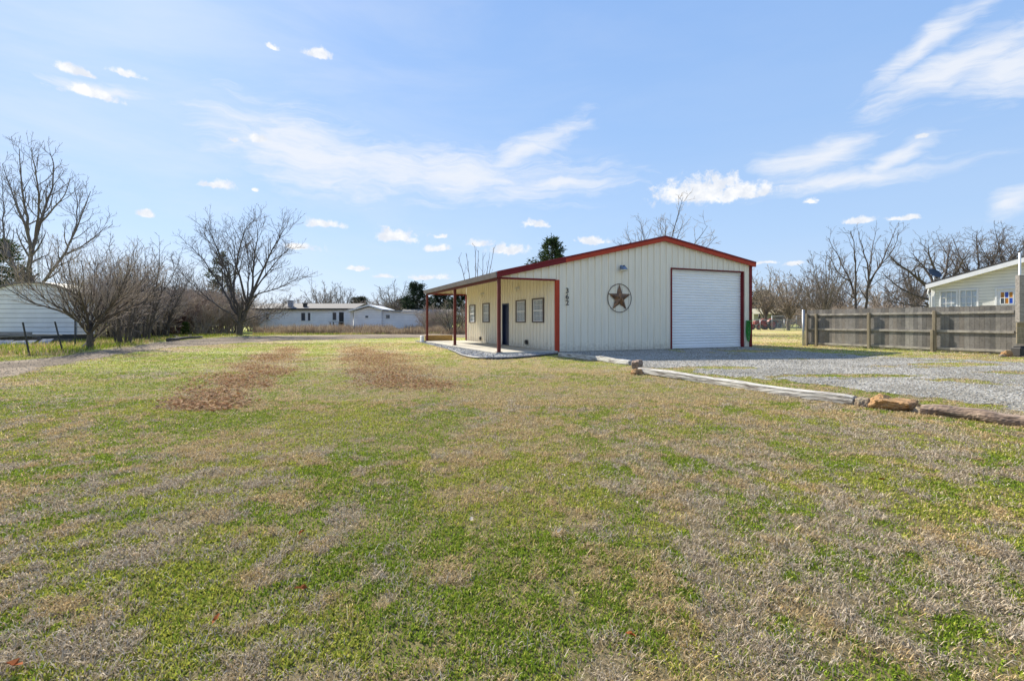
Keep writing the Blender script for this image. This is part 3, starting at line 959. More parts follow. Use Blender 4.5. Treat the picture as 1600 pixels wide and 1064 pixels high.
def build_shop():
    root = empty('metal_building', (BO.x, BO.y, 0), TH)
    tag(root, 'cream ribbed metal workshop with red trim, side porch and white roll-up door', 'workshop')
    PKX, PKZ = BW / 2, 4.52
    EL, ER = 2.82, 3.70                            # roof tops at the porch eave and the right eave
    XL, XR = -PW - 0.12, BW + 0.13
    def rtop(x): return PKZ - (PKZ - EL) * (PKX - x) / (PKX - XL) if x < PKX else PKZ - (PKZ - ER) * (x - PKX) / (XR - PKX)
    RT = 0.10
    under = lambda x: rtop(x) - RT
    # roll-up door opening
    d0, dz = lf(1047.5, 419.5); d1, _ = lf(1161, 424)
    wall = MB()
    ribbed_wall(wall, 0.0, BW, under, lambda x, o, z: (x, -o, z), [(d0, d1, 0.0, dz)], 0.02)
    wins = []
    for (a, b, t, bo) in ((833.5, 849.6, 467.3, 502.2), (808, 821.6, 470.2, 502.2), (755.8, 764.8, 475, 502.4), (734.8, 742.6, 477.5, 503)):
        y1, zt = ls(a, (t + 0.6)); y0, zt2 = ls(b, t); _, zb = ls(b, bo)
        wins.append((y0, y1, zb, zt2))
    e1, ez = ls(785.6, 474.8); e0, _ = ls(796.3, 474.2)
    ops = [(y0, y1, zb, zt) for y0, y1, zb, zt in wins] + [(e0, e1, 0.0, ez)]
    ribbed_wall(wall, 0.0, BL, lambda y: under(0.0), lambda y, o, z: (-o, y, z), ops, 0.05)
    ribbed_wall(wall, 0.0, BL, lambda y: under(BW), lambda y, o, z: (BW + o, y, z), (), 0.02)
    ribbed_wall(wall, 0.0, BW, under, lambda x, o, z: (x, BL + o, z), (), 0.02)
    wall.build('wall', M['wall'], root)
    # porch gable infill, front and back, above the beam
    for yy, sg in ((0.0, -1), (BL, 1)):
        inf = MB()
        ribbed_wall(inf, -PW, -0.02, under, lambda x, o, z: (x, yy + sg * o, z), (), 2.665)
        inf.build('gable_panel', M['wall'], root)
    # roof
    for (xa, xb) in ((XL, PKX), (PKX, XR)):
        rf = MB()
        poly = [(xa, -0.10, rtop(xa) - 0.045), (xb, -0.10, rtop(xb) - 0.045), (xb, -0.10, rtop(xb)), (xa, -0.10, rtop(xa))]
        rf.prism(poly, (0, BL + 0.2, 0))
        y = 0.05
        while y < BL:
            rf.bar((xa, y, rtop(xa) + 0.012), (xb, y, rtop(xb) + 0.012), 0.05, 0.03)
            y += 0.305
        rf.build('roof', M['roof'], root)
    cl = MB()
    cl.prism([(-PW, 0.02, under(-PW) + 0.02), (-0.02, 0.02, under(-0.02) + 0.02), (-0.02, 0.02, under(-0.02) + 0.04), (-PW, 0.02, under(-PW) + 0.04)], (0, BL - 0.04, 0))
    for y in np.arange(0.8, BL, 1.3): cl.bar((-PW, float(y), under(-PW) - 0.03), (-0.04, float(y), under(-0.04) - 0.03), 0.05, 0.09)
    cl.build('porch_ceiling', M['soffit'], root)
    # rake trim: a face board and a small cap that stands proud of it
    def rake(xa, xb, yo, m, name='rake_trim'):
        s = -1 if yo < 0 else 1
        t = MB()
        t.prism([(xa, yo, rtop(xa) - 0.185), (xb, yo, rtop(xb) - 0.185), (xb, yo, rtop(xb) - 0.03), (xa, yo, rtop(xa) - 0.03)], (0, s * 0.05, 0))
        o = t.build(name, M[m], root)
        c = MB(); c.prism([(xa, yo - s * 0.03, rtop(xa) - 0.03), (xb, yo - s * 0.03, rtop(xb) - 0.03), (xb, yo - s * 0.03, rtop(xb) + 0.035), (xa, yo - s * 0.03, rtop(xa) + 0.035)], (0, s * 0.105, 0))
        c.build('cap', M['trim_dark'], o)
    jx = lf(881, 400)[0]
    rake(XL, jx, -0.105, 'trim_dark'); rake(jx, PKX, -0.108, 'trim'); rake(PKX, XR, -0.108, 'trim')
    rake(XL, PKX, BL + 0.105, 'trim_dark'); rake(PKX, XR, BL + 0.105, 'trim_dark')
    g = MB()
    g.prism([(XL - 0.02, -0.14, EL - 0.17), (XL + 0.09, -0.14, EL - 0.17), (XL + 0.09, -0.14, EL - 0.01), (XL - 0.06, -0.14, EL + 0.01)], (0, BL + 0.3, 0))
    g.build('gutter', M['gutter'], root)
    g = MB(); g.box((XR - 0.01, -0.12, ER - 0.16), (XR + 0.07, BL + 0.12, ER - 0.01), 0.01); g.build('eave_trim', M['trim_dark'], root)
    # corner trim
    c = MB(); c.box((-0.045, -0.045, 0.02), (0.11, 0.06, 2.64), 0.006); c.build('corner_trim', M['trim'], root)
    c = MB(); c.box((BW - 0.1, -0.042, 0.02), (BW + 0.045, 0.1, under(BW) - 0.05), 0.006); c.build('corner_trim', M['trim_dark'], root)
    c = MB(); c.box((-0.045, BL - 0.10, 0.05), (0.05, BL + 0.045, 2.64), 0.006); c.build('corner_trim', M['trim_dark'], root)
    # porch beams and posts
    b = MB()
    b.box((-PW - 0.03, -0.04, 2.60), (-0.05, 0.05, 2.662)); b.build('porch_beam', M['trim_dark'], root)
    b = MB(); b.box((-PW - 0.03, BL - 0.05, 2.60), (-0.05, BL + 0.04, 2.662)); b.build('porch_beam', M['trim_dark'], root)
    b = MB(); b.box((-PW - 0.04, 0.06, 2.56), (-PW + 0.05, BL - 0.06, 2.66)); b.build('porch_beam', M['post'], root)
    for y in (0.0, BL / 2, BL):
        p = MB(); p.box((-PW - 0.055, y - 0.055, 0.07), (-PW + 0.055, y + 0.055, 2.60 if y not in (BL / 2,) else 2.56), 0.008)
        o = p.build('porch_post', M['post'], root)
        q = MB(); q.box((-PW - 0.1, y - 0.1, 0.062), (-PW + 0.1, y + 0.1, 0.074)); q.build('base_plate', M['post'], o)
    # roll-up door: curtain of interlocking curved slats, guides and hood
    cu = MB()
    prof = []
    z = 0.07; pitch = 0.112
    while z < dz - 0.05:
        for k in range(5):
            prof.append((z + pitch * k / 5, 0.021 * math.sin(math.pi * k / 5) ** 0.7 + (0.0 if k else -0.012)))
        z += pitch
    for (za, oa), (zb, ob) in zip(prof[:-1], prof[1:]):
        cu.add([(d0 + 0.05, 0.13 - oa, za), (d1 - 0.03, 0.13 - oa, za), (d1 - 0.03, 0.13 - ob, zb), (d0 + 0.05, 0.13 - ob, zb)], [(0, 1, 2, 3)])
    door = cu.build('roll_up_door', M['door_white'], root)
    bb = MB(); bb.box((d0 + 0.05, 0.10, 0.02), (d1 - 0.03, 0.15, 0.075), 0.006); bb.build('bottom_bar', M['door_white'], door)
    hd = MB(); hd.box((d0 + 0.03, 0.07, dz - 0.10), (d1 - 0.03, 0.20, dz - 0.012), 0.02); hd.build('hood', M['white'], door)
    for xa, xb in ((d0, d0 + 0.05), (d1 - 0.03, d1)):
        j = MB(); j.box((xa, -0.05, 0.02), (xb, 0.17, dz + 0.03)); j.build('door_jamb', M['trim_dark'], root)
    j = MB(); j.box((d0 + 0.05, -0.05, dz - 0.01), (d1 - 0.03, 0.16, dz + 0.03)); j.build('door_head', M['trim_dark'], root)
    # windows on the porch side
    for y0, y1, zb, zt in wins:
        f = MB(); w = 0.05
        f.box((-0.055, y0 - w, zb - w), (0.03, y1 + w, zb)); f.box((-0.055, y0 - w, zt), (0.03, y1 + w, zt + w))
        f.box((-0.055, y0 - w, zb), (0.03, y0, zt)); f.box((-0.055, y1, zb), (0.03, y1 + w, zt))
        fr = f.build('window', M['bronze'], root)
        s = MB(); e = 0.035; zm = (zb + zt) / 2
        s.box((-0.02, y0, zb), (0.02, y0 + e, zt)); s.box((-0.02, y1 - e, zb), (0.02, y1, zt))
        s.box((-0.02, y0 + e, zb), (0.02, y1 - e, zb + e)); s.box((-0.02, y0 + e, zt - e), (0.02, y1 - e, zt)); s.box((-0.03, y0 + e, zm - 0.025), (0.02, y1 - e, zm + 0.025))
        for k in (1, 2):
            yy = y0 + (y1 - y0) * k / 3
            s.box((-0.004, yy - 0.006, zb + e), (0.006, yy + 0.006, zm - 0.025)); s.box((-0.004, yy - 0.006, zm + 0.025), (0.006, yy + 0.006, zt - e))
        for zz in ((zb + zm) / 2, (zt + zm) / 2):
            s.box((-0.006, y0 + e, zz - 0.006), (0.004, y1 - e, zz + 0.006))
        s.build('sash', M['white'], fr)
        p = MB(); p.box((0.008, y0 + 0.01, zb + 0.01), (0.014, y1 - 0.01, zt - 0.01)); p.build('pane', M['clear_glass'], fr)
        p = MB()
        for zz in np.arange(zb + 0.03, zt - 0.03, 0.03): p.add([(0.024, y0 + 0.01, float(zz)), (0.024, y1 - 0.01, float(zz)), (0.034, y1 - 0.01, float(zz) + 0.031), (0.034, y0 + 0.01, float(zz) + 0.031)], [(0, 1, 2, 3)])
        p.build('blind', M['blind'], fr)
    # entry door, set back in the wall
    dr = MB(); dr.box((0.08, e0 + 0.06, 0.07), (0.125, e1 - 0.06, ez - 0.05), 0.006)
    for zz0, zz1 in ((0.25, 0.95), (1.1, ez - 0.25)):
        for ya, yb in ((e0 + 0.16, (e0 + e1) / 2 - 0.05), ((e0 + e1) / 2 + 0.05, e1 - 0.16)): dr.box((0.07, ya, zz0), (0.085, yb, zz1), 0.008)
    do = dr.build('entry_door', M['navy'], root)
    f = MB(); f.box((-0.035, e0, 0.06), (0.14, e0 + 0.06, ez)); f.box((-0.035, e1 - 0.06, 0.06), (0.14, e1, ez)); f.box((-0.035, e0 + 0.06, ez - 0.05), (0.14, e1 - 0.06, ez))
    f.build('frame', M['navy'], do)
    k = MB(); k.lathe([(0.0, -0.07), (0.028, -0.062), (0.034, -0.04), (0.02, -0.015), (0.012, 0.0), (0.03, 0.004), (0.03, 0.012)], 14, (0.07, e0 + 0.14, 0.98), 'x')
    k.build('handle', M['steel'], do, True)
    k = MB(); k.lathe([(0.0, -0.02), (0.026, -0.018), (0.028, 0.008)], 14, (0.07, e0 + 0.14, 1.16), 'x')
    k.build('deadbolt', M['steel'], do, True)
    # jelly-jar lamps on the porch wall
    for px, py in ((812, 451.5), (757, 460)):
        y, z = ls(px, py)
        a = MB(); a.box((-0.07, y - 0.06, z - 0.02), (-0.03, y + 0.06, z + 0.11), 0.01)
        a.tube([(-0.07, y, z + 0.06), (-0.13, y, z + 0.08), (-0.17, y, z + 0.05)], 0.016, 8)
        a.lathe([(0.05, 0.0), (0.055, 0.03), (0.04, 0.05), (0.0, 0.055)], 14, (-0.17, y, z + 0.0))
        lo = a.build('porch_lamp', M['white'], root, True)
        c = MB(); c.lathe([(0.0, -0.14), (0.03, -0.13), (0.05, -0.09), (0.052, -0.03), (0.045, 0.0)], 14, (-0.17, y, z)); c.build('glass_jar', M['lens'], lo, True)
    # barn light on the front
    x, z = lf(970, 421.5)
    a = MB(); a.box((x - 0.07, -0.075, z + 0.0), (x + 0.07, -0.034, z + 0.16), 0.012)
    a.tube([(x, -0.07, z + 0.08), (x, -0.14, z + 0.10), (x, -0.2, z + 0.06)], 0.035, 10)
    a.lathe([(0.0, 0.115), (0.07, 0.105), (0.10, 0.06), (0.14, 0.0), (0.15, -0.02), (0.145, -0.02)], 20, (x, -0.2, z))
    lo = a.build('security_lamp', M['lampblue'], root, True)
    c = MB(); c.lathe([(0.138, -0.018), (0.13, -0.055), (0.09, -0.08), (0.0, -0.09)], 20, (x, -0.2, z)); c.build('lens', M['lens'], lo, True)
    s = MB(); s.box((x - 0.03, -0.24, z + 0.1), (x + 0.03, -0.17, z + 0.15), 0.01); s.build('photocell', M['navy'], lo)
    # low wall vents
    for px, py in ((824.5, 534.5), (752.3, 528.6)):
        y, z = ls(px, py)
        v = MB(); v.box((-0.10, y - 0.09, z - 0.09), (-0.034, y + 0.09, z + 0.09), 0.015)
        for k in range(3): v.bar((-0.115, y - 0.07, z - 0.05 + 0.05 * k), (-0.115, y + 0.07, z - 0.05 + 0.05 * k), 0.03, 0.012)
        v.build('dryer_vent', M['dark'], root)
    # house number, one digit under the other
    x0, zt = lf(885.3, 449.5); _, zbm = lf(885.3, 477.5)
    hgt = (zt - zbm) / 3
    for i, ch in enumerate('362'):
        cu_ = bpy.data.curves.new('number_digit', 'FONT'); cu_.body = ch; cu_.size = hgt * 1.22; cu_.extrude = 0.008; cu_.offset = 0.003
        cu_.align_x = 'CENTER'
        to = bpy.data.objects.new('tmp_text', cu_)
        SC.collection.objects.link(to)
        bpy.context.view_layer.update()
        me = bpy.data.meshes.new_from_object(to.evaluated_get(bpy.context.evaluated_depsgraph_get()))
        bpy.data.objects.remove(to)
        me.transform(Matrix.Translation((x0, -0.055, zt - hgt * (i + 0.93))) @ Matrix.Rotation(R(90), 4, 'X'))
        me.materials.clear()
        link('number_digit', me, M['digit'], root)
    return root


SHOP = build_shop()
SHOP_INV = None


def build_star():
    x, z = lf(967, 466); r = 0.5 * (lf(967, 444)[1] - lf(967, 488)[1])
    p = bworld(x, -0.045, z)
    root = empty('wall_star', p, TH)
    tag(root, 'rusty metal barn star inside a thin round ring on the cream wall', 'wall star')
    s = MB()
    pts = []
    for k in range(10):
        a = math.pi / 2 + k * math.pi / 5
        rr = (r * 0.985) if k % 2 == 0 else r * 0.40
        pts.append((rr * math.cos(a), -0.0, rr * math.sin(a)))
    tip = (0, -0.13, 0)
    s.add(pts + [tip], [(i, (i + 1) % 10, 10) for i in range(10)])
    s.build('star', M['rust'], root)
    g = MB()
    ring = [(r * math.cos(a), 0.0, r * math.sin(a)) for a in np.linspace(0, 2 * math.pi, 65)]
    g.tube(ring, 0.013, 8, False)
    g.build('ring', M['iron'], root, True)


build_star()

# porch slab, low timber at its far end, bed edging
def build_porch():
    b = MB(); b.box((-PW - 0.14, -0.12, -0.1), (-0.002, BL + 0.14, 0.06), 0.012)
    o = b.build('porch_slab', M['concrete']); o.location = (BO.x, BO.y, 0); o.rotation_euler = (0, 0, TH)
    tag(o, 'concrete porch floor beside the workshop wall', 'porch floor', kind='structure')
    b = MB(); b.box((-PW - 0.05, BL + 0.20, 0.0), (-0.75, BL + 0.34, 0.36), 0.01)
    for x in (-PW + 0.1, -0.95): b.box((x - 0.04, BL + 0.343, 0.0), (x + 0.04, BL + 0.40, 0.34))
    o = b.build('timber_curb', M['yellow_wood']); o.location = (BO.x, BO.y, 0); o.rotation_euler = (0, 0, TH)
    tag(o, 'low yellow timber plank set on edge at the far end of the porch', 'timber')
    b = MB(); b.box((-PW - 0.32, BL + 0.0, 0.0), (-PW - 0.16, BL + 0.36, 0.34), 0.02)
    o = b.build('concrete_block', M['white']); o.location = (BO.x, BO.y, 0); o.rotation_euler = (0, 0, TH)
    tag(o, 'pale block standing beside the farthest porch post', 'block')
    e = MB()
    pts = [(*ground(*p), 0.03) for p in [(700, 546), (712, 551), (722, 556), (733, 559), (745, 560.7), (760, 561.6), (775, 561.9), (797, 561), (820, 559.5), (845, 556.8), (872, 553.9)]]
    e.tube(pts, 0.035, 8)
    tag(e.build('bed_edging', M['edging'], None, True), 'black plastic edging curving round the stone bed at the porch', 'edging')


build_porch()


# ------------------------------------------------------------------ timbers and rocks round the drive
def log_mesh(p, q, r, seed, square=0.0, n=14, rings=26, end_taper=0.0):
    rg = np.random.default_rng(seed)
    p, q = Vector(p), Vector(q)
    d = (q - p).normalized(); s = d.cross(Vector((0, 0, 1))).normalized(); t = s.cross(d)
    ph = rg.random(6) * 6.28
    vs, fs = [], []
    groove = rg.uniform(0.86, 1.05, n)
    for i in range(rings):
        u = i / (rings - 1)
        c = p.lerp(q, u) + s * (0.02 * math.sin(3 * u * 3.1 + ph[0])) + t * (0.014 * math.sin(5 * u + ph[1]))
        for k in range(n):
            w = 2 * math.pi * k / n
            cx, sx = math.cos(w), math.sin(w)
            if square: m = max(abs(cx), abs(sx)); rr = r * (1 + square * (1 / m - 1))
            else: rr = r
            rr *= groove[k] * (0.5 + 0.5 * rg.uniform(0.9, 1.06)) * (0.93 + 0.14 * math.sin(7 * u + ph[3]) * math.sin(11 * u + w)) * (1 - end_taper * u)
            if i in (0, rings - 1): rr *= 0.9
            vs.append(c + s * (cx * rr) + t * (sx * rr))
    for i in range(rings - 1):
        for k in range(n):
            j = (k + 1) % n
            fs.append((i * n + k, i * n + j, (i + 1) * n + j, (i + 1) * n + k))
    fs.append(tuple(range(n))); fs.append(tuple(range((rings - 1) * n, rings * n)))
    mb = MB(); mb.add(vs, fs)
    return mb


def lay_log(name, pa, pb, za, zb, r, seed, square, m, label, cat):
    a, b = Vector((*ground(*pa), 0)), Vector((*ground(*pb), 0))
    ln = (b - a).length
    o = log_mesh((0, 0, za), (ln, 0, zb), r, seed, square, 20, 44).build(name, m)
    o.location = a; o.rotation_euler = (0, 0, math.atan2((b - a).y, (b - a).x))
    tag(o, label, cat)


def rock_mesh(c, sx, sy, sz, seed, flat=0.0):
    import bmesh
    rg = np.random.default_rng(seed)
    bm = bmesh.new()
    bmesh.ops.create_icosphere(bm, subdivisions=5, radius=1.0)
    planes = [(Vector(rg.normal(0, 1, 3)).normalized(), rg.uniform(0.55, 0.9)) for _ in range(15)]
    if flat: planes.append((Vector((0.1, -0.15, 1)).normalized(), flat))
    for v in bm.verts:
        n = v.co.copy()
        for pn, pd in planes:
            e = n.dot(pn) - pd
            if e > 0: n -= pn * e * 0.92
        q = n + Vector((seed * 3.1, 0, 0))
        f = 1 + 0.22 * mnoise.noise(q * 2.2) + 0.12 * mnoise.noise(q * 6.0) + 0.06 * mnoise.noise(q * 15.0)
        v.co = Vector((n.x * sx * f + c[0], n.y * sy * f + c[1], n.z * sz * f + c[2]))
    me = bpy.data.meshes.new('rock'); bm.to_mesh(me); bm.free()
    return me


def local_mesh(mb, name, m, origin, smooth=False):
    """shift a builder's points to an origin at the thing's base"""
    mb.v = [(x - origin[0], y - origin[1], z - origin[2]) for x, y, z in mb.v]
    o = mb.build(name, m, None, smooth); o.location = origin
    return o


def build_border():
    lay_log('border_timber', (1000, 584), (1336, 632.5), 0.065, 0.055, 0.080, 3, 0.55, M['tie'], 'long weathered grey timber with white flaking top beside the gravel', 'timber')
    lay_log('border_log', (1443, 647), (1640, 674), 0.06, 0.06, 0.088, 8, 0.2, M['tie_brown'], 'brown split round log lying beyond the flat orange rock', 'log')
    lay_log('border_timber', (874, 557), (985, 570.5), 0.06, 0.055, 0.085, 5, 0.6, M['tie'], 'short pale timber edging running to the shaded workshop corner', 'timber')
    p = Vector((*ground(991, 581), 0.0)); a = Vector((0.45, 1, 0)).normalized()
    b = log_mesh(p + Vector((0, 0, 0.13)), p + a * 0.75 + Vector((0, 0, 0.15)), 0.10, 12, 0.8, rings=8)
    o = local_mesh(b, 'timber_stub', M['tie_brown'], (p.x, p.y, 0))
    tag(o, 'short brown timber stub with sawn end where two pale timbers meet', 'timber')
    for nm, px, py, sx, sy, sz, seed, m, flat, lab in (
            ('rock', 1348, 635, 0.10, 0.11, 0.105, 4, 'stone_grey', 0, 'small rounded tan rock at the end of the long grey timber'),
            ('rock', 1361, 636, 0.06, 0.08, 0.09, 14, 'stone_grey', 0, 'dark small stone wedged between the tan rock and the orange slab'),
            ('rock', 1377, 638, 0.14, 0.15, 0.15, 6, 'stone_orange', 0, 'bright orange pointed rock at the upper end of the slab'),
            ('rock_slab', 1404, 640.5, 0.28, 0.20, 0.13, 9, 'stone_orange', 0.5, 'broad flat orange sandstone slab between the two logs'),
            ('rock', 1437, 646, 0.08, 0.10, 0.06, 19, 'stone_grey', 0, 'low grey stone against the brown log end'),
            ('rock', 994, 585.5, 0.17, 0.12, 0.09, 21, 'stone_orange', 0, 'small yellowish rock beneath the sawn timber stub'),
            ('rock', 1574, 557.5, 0.19, 0.15, 0.14, 23, 'stone_orange', 0, 'reddish rock at the foot of the round meter post'),
            ('rock', 1566, 558, 0.11, 0.10, 0.06, 25, 'stone_grey', 0, 'pale small stone beside the reddish rock at the fence')):
        x, y = ground(px, py)
        o = link(nm, rock_mesh((0, 0, 0), sx, sy, sz, seed, flat), M[m]); o.location = (x, y, sz * 0.45)
        tag(o, lab, 'rock')


build_border()

# ------------------------------------------------------------------ wooden fence, meter post, hose
FA = Vector((*ground(1259, 540.3), 0)); FB = Vector((*ground(1584, 555.5), 0))
FD = (FB - FA).normalized(); FN = Vector((-FD.y, FD.x, 0))
if FN.dot(Vector((0, -1, 0))) < 0: FN = -FN
FL = (FB - FA).length


def build_fence():
    ang = math.atan2(FD.y, FD.x)
    root = empty('wooden_fence', FA, ang)
    tag(root, 'weathered grey plank privacy fence between the gravel and the white house', 'fence')
    s = 1.0 if FN.dot(Vector((-math.sin(ang), math.cos(ang), 0))) > 0 else -1.0      # side of the rails in local y
    rg = np.random.default_rng(5)
    V, Q, C = [], [], []
    x = 0.06
    pal = np.array([(0.225, 0.206, 0.186), (0.20, 0.184, 0.168), (0.255, 0.235, 0.21), (0.22, 0.195, 0.17), (0.18, 0.168, 0.155)])
    while x < FL + 0.3:
        w = 0.137 + rg.uniform(-0.004, 0.004)
        h = 1.665 + rg.uniform(-0.010, 0.010) - 0.02 * (x < 0.3)
        y0 = -s * 0.02 + rg.uniform(-0.0007, 0.0007); z0 = 0.04 + rg.uniform(0, 0.02)
        yo, yi = y0 - 0.009, y0 + 0.009
        cut = 0.010
        prof = [(x, z0), (x + w, z0), (x + w, h - cut), (x + w - cut, h), (x + cut, h), (x, h - cut)]
        o = len(V)
        for yy in (yo, yi):
            for px_, pz in prof: V.append((px_, yy * 1.0, pz))
        Q.append((o + 5, o + 4, o + 3, o + 2, o + 1, o)); Q.append(tuple(o + 6 + k for k in range(6)))
        for k in range(6):
            j = (k + 1) % 6
            Q.append((o + k, o + j, o + 6 + j, o + 6 + k))
        C += [tuple(pal[rg.integers(0, 5)] * rg.uniform(0.74, 1.2))] * 12
        x += w + 0.005
    g6 = np.array([q for q in Q if len(q) == 6]); g4 = np.array([q for q in Q if len(q) == 4])
    me = np_mesh('boards', np.array(V), [g6, g4], np.array(C))
    link('boards', me, M['plank'], root)
    for z in (0.13, 0.78, 1.44):
        b = MB()
        x = 0.02
        while x < FL - 0.02:
            x2 = min(x + 2.44, FL + 0.02)
            b.bar((x, s * 0.016, z + rg.uniform(-0.01, 0.01)), (x2 - 0.004, s * 0.016, z + rg.uniform(-0.01, 0.01)), 0.045, 0.085)
            x = x2
        b.build('rail', M['fence_rail'], root)
    for px in (1262.5, 1277, 1359.5, 1462):
        t, _ = on_plane(px, 520, (FA.x, FA.y), (FD.x, FD.y))
        t = max(t, 0.05)
        p = MB(); p.box((t - 0.05, s * 0.042, -0.1), (t + 0.05, s * 0.13, 1.50 + rg.uniform(-0.02, 0.03)), 0.008)
        if px == 1462: p.box((t - 0.09, s * 0.133, -0.1), (t - 0.01, s * 0.17, 0.82), 0.006)
        p.build('post', M['fence_post'], root)
    return root


def build_meter_post():
    x, y = ground(1587, 558.2)
    root = empty('meter_post', (x, y, 0), 0.1)
    tag(root, 'thick round wooden post with taller board and meter box at the fence end', 'utility post')
    log_mesh((0, 0, -0.1), (0, 0, 1.56), 0.105, 31, 0.0, 14, 24).build('pole', mat('green_grey_pole', (0.29, 0.28, 0.19), (0.17, 0.165, 0.12), 5, 0.9, 0, 0.6, 24, (4, 4, 0.7)), root)
    b = MB(); b.box((-0.05, -0.16, 1.1), (0.135, -0.02, 2.57), 0.01); b.build('board', M['board_grey'], root)
    b = MB(); b.box((0.14, -0.12, 1.15), (0.50, 0.08, 1.50), 0.02); b.build('meter_box', M['box_grey'], root)
    b = MB(); b.tube([(0.21, 0.05, 1.5), (0.21, 0.05, 3.3)], 0.03, 10); b.build('conduit', M['white'], root, True)
    b = MB()
    for k in range(4): b.box((0.13, 0.06, 0.42 + 0.17 * k), (1.5, 0.10, 0.575 + 0.17 * k), 0.005)
    b.build('cross_board', M['fence_post'], root)
    x2, y2 = ground(1601, 558)
    b = MB(); b.box((-0.16, -0.14, 0.0), (0.2, 0.2, 0.30), 0.03); b.box((-0.12, -0.1, 0.30), (0.16, 0.16, 0.345), 0.02)
    o = b.build('utility_box', M['dark']); o.location = (x2, y2 + 0.1, 0)
    tag(o, 'small black ground box under the boards beside the meter post', 'box')


def build_hose():
    x, z = lf(1168.5, 506)
    x = 9.40
    root = empty('garden_hose', bworld(x, -0.04, 1.15), TH)
    tag(root, 'bright green garden hose hung in loops at the workshop corner', 'hose')
    rg = np.random.default_rng(3)
    h = MB()
    for k in range(10):
        ln = rg.uniform(0.35, 0.92); w = rg.uniform(0.09, 0.20) * (1.15 - 0.5 * ln); y = -0.03 - 0.018 * (k % 4); cx = rg.uniform(-0.09, 0.09)
        pts = []
        for a in np.linspace(0, 2 * math.pi, 25):
            zz = (math.cos(a) - 1) / 2
            pts.append((cx + w * math.sin(a) * (0.75 + 0.25 * math.cos(a)), y + 0.02 * math.sin(2 * a), zz * ln))
        h.tube(pts, 0.0115, 7, False)
    h.build('coil', M['hose'], root, True)
    b = MB(); b.box((-0.1, -0.15, -0.03), (0.1, -0.0, 0.02), 0.01); b.build('hanger', M['hose'], root)


build_fence(); build_meter_post(); build_hose()


